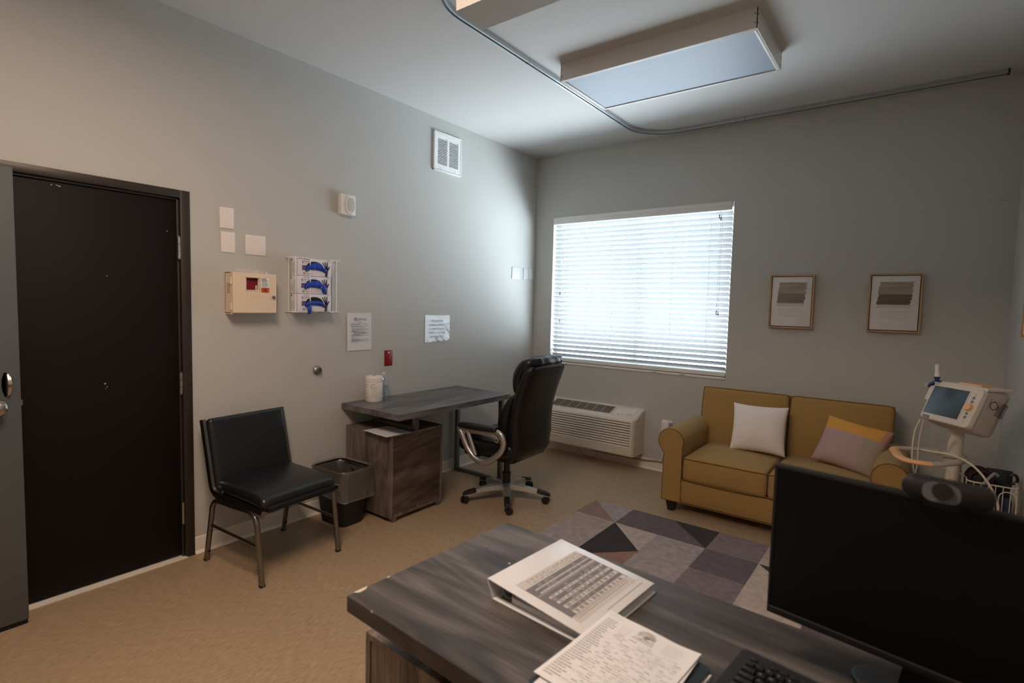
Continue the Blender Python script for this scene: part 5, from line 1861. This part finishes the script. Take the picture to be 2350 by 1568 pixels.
for k in range(29):
    y = -.030 - k * .0083
    lab = rnd.uniform(.018, .034)
    x = .010
    while x < .010 + lab:
        w_ = rnd.uniform(.005, .012)
        ink(x, x + w_, y, .0026, 0)
        x += w_ + .0014
    if y > -.058:
        for j in range(2):
            ink(.052 + .013 * j, .062 + .013 * j, y + .001 * j, .0016, 2)
        continue
    if k % 2:
        ink(.012, .206, y - .0040, .0005, 2)
    x = .05 + rnd.uniform(0, .03)
    while x < .20:
        w_ = rnd.uniform(.005, .018)
        ink(x, min(.205, x + w_), y, .0020 if rnd.random() < .5 else .0026, 1 if rnd.random() < .5 else 2)
        x += w_ + rnd.choice((.002, .003, .012, .025))
b.build('form_print', [mat('dark_form_ink', (.33, .32, .32), .6), mat('form_ink', (.42, .41, .41), .6), mat('faint_form_ink', (.56, .55, .55), .6)], t, flat=True)
WARM_EMIT, SKY, GROUND, EXPOSURE = 29, 6.8, 3.1, 0
# ---------------------------------------------------------------- light and camera
lt = ceiling_light(1.37, 2.555, -4.52, -3.915, 'lit warm rectangular ceiling light behind the desk', emit_mat('lit_diffuser', (1.0, .745, .575), WARM_EMIT))
wd = bpy.data.worlds.new('overcast_sky')
wd.use_nodes = True
bg = wd.node_tree.nodes['Background']
bg.inputs[1].default_value = 1
wn_, wl_ = wd.node_tree.nodes, wd.node_tree.links
tcw = wn_.new('ShaderNodeTexCoord')
sep = wn_.new('ShaderNodeSeparateXYZ')
rmp = wn_.new('ShaderNodeValToRGB')
mpr = wn_.new('ShaderNodeMapRange')
mpr.inputs['From Min'].default_value = -.25
mpr.inputs['From Max'].default_value = .25
sc_ = wn_.new('ShaderNodeVectorMath')
sc_.operation = 'SCALE'
rmp.color_ramp.elements[0].color = tuple(GROUND * c for c in (.77, .90, 1.0)) + (1,)     # bright sunlit ground
rmp.color_ramp.elements[1].color = (.68, .86, 1.0, 1)                                   # hazy sky
wl_.new(tcw.outputs['Generated'], sep.inputs[0])
wl_.new(sep.outputs['Z'], mpr.inputs['Value'])
wl_.new(mpr.outputs[0], rmp.inputs['Fac'])
# the sun stands to the right of the window, so that side of the outdoors is the bright one
sid = wn_.new('ShaderNodeMapRange')
sid.inputs['From Min'].default_value = -1
sid.inputs['From Max'].default_value = 1
sid.inputs['To Min'].default_value = SKY * .55
sid.inputs['To Max'].default_value = SKY * 1.4
wl_.new(sep.outputs['X'], sid.inputs['Value'])
wl_.new(sid.outputs[0], sc_.inputs['Scale'])
wl_.new(rmp.outputs['Color'], sc_.inputs[0])
wl_.new(sc_.outputs[0], bg.inputs[0])
SC.world = wd
pl = bpy.data.lights.new('window_daylight', 'AREA')
pl.shape = 'RECTANGLE'
pl.size, pl.size_y = WX1 - WX0, WZ1 - WZ0
pl.cycles.is_portal = True
po = bpy.data.objects.new('window_daylight', pl)
po.location = ((WX0 + WX1) / 2, .165, (WZ0 + WZ1) / 2)
po.rotation_euler = (R(-90), 0, 0)
COL.objects.link(po)

cam = bpy.data.cameras.new('camera')
cam.sensor_width = 36
cam.sensor_fit = 'HORIZONTAL'
cam.lens = 1225.05 / 2350 * 36
cam.clip_start = .02
co = bpy.data.objects.new('camera', cam)
yaw, pit, rol = -.646893989, -.0667555299, .024685584
fw = V((math.sin(yaw) * math.cos(pit), math.cos(yaw) * math.cos(pit), math.sin(pit)))
r0 = V((math.cos(yaw), -math.sin(yaw), 0))
u0 = r0.cross(fw)
rt = r0 * math.cos(rol) + u0 * math.sin(rol)
up = -r0 * math.sin(rol) + u0 * math.cos(rol)
co.matrix_world = Matrix(((rt.x, up.x, -fw.x, 3.29675), (rt.y, up.y, -fw.y, -4.741874), (rt.z, up.z, -fw.z, 1.5), (0, 0, 0, 1)))
cam.dof.use_dof = True
cam.dof.focus_distance = 3.9
cam.dof.aperture_fstop = 3.2
COL.objects.link(co)
SC.camera = co
SC.view_settings.view_transform = 'Standard'
SC.view_settings.look = 'None'
SC.view_settings.gamma = 1
SC.view_settings.use_curve_mapping = False
SC.view_settings.exposure = EXPOSURE
SC.render.engine = 'CYCLES'
SC.cycles.use_denoising = True
SC.cycles.max_bounces = 10
SC.cycles.diffuse_bounces = 6
SC.cycles.transparent_max_bounces = 16
SC.cycles.sample_clamp_indirect = 8
SC.cycles.caustics_reflective = False
SC.cycles.caustics_refractive = False
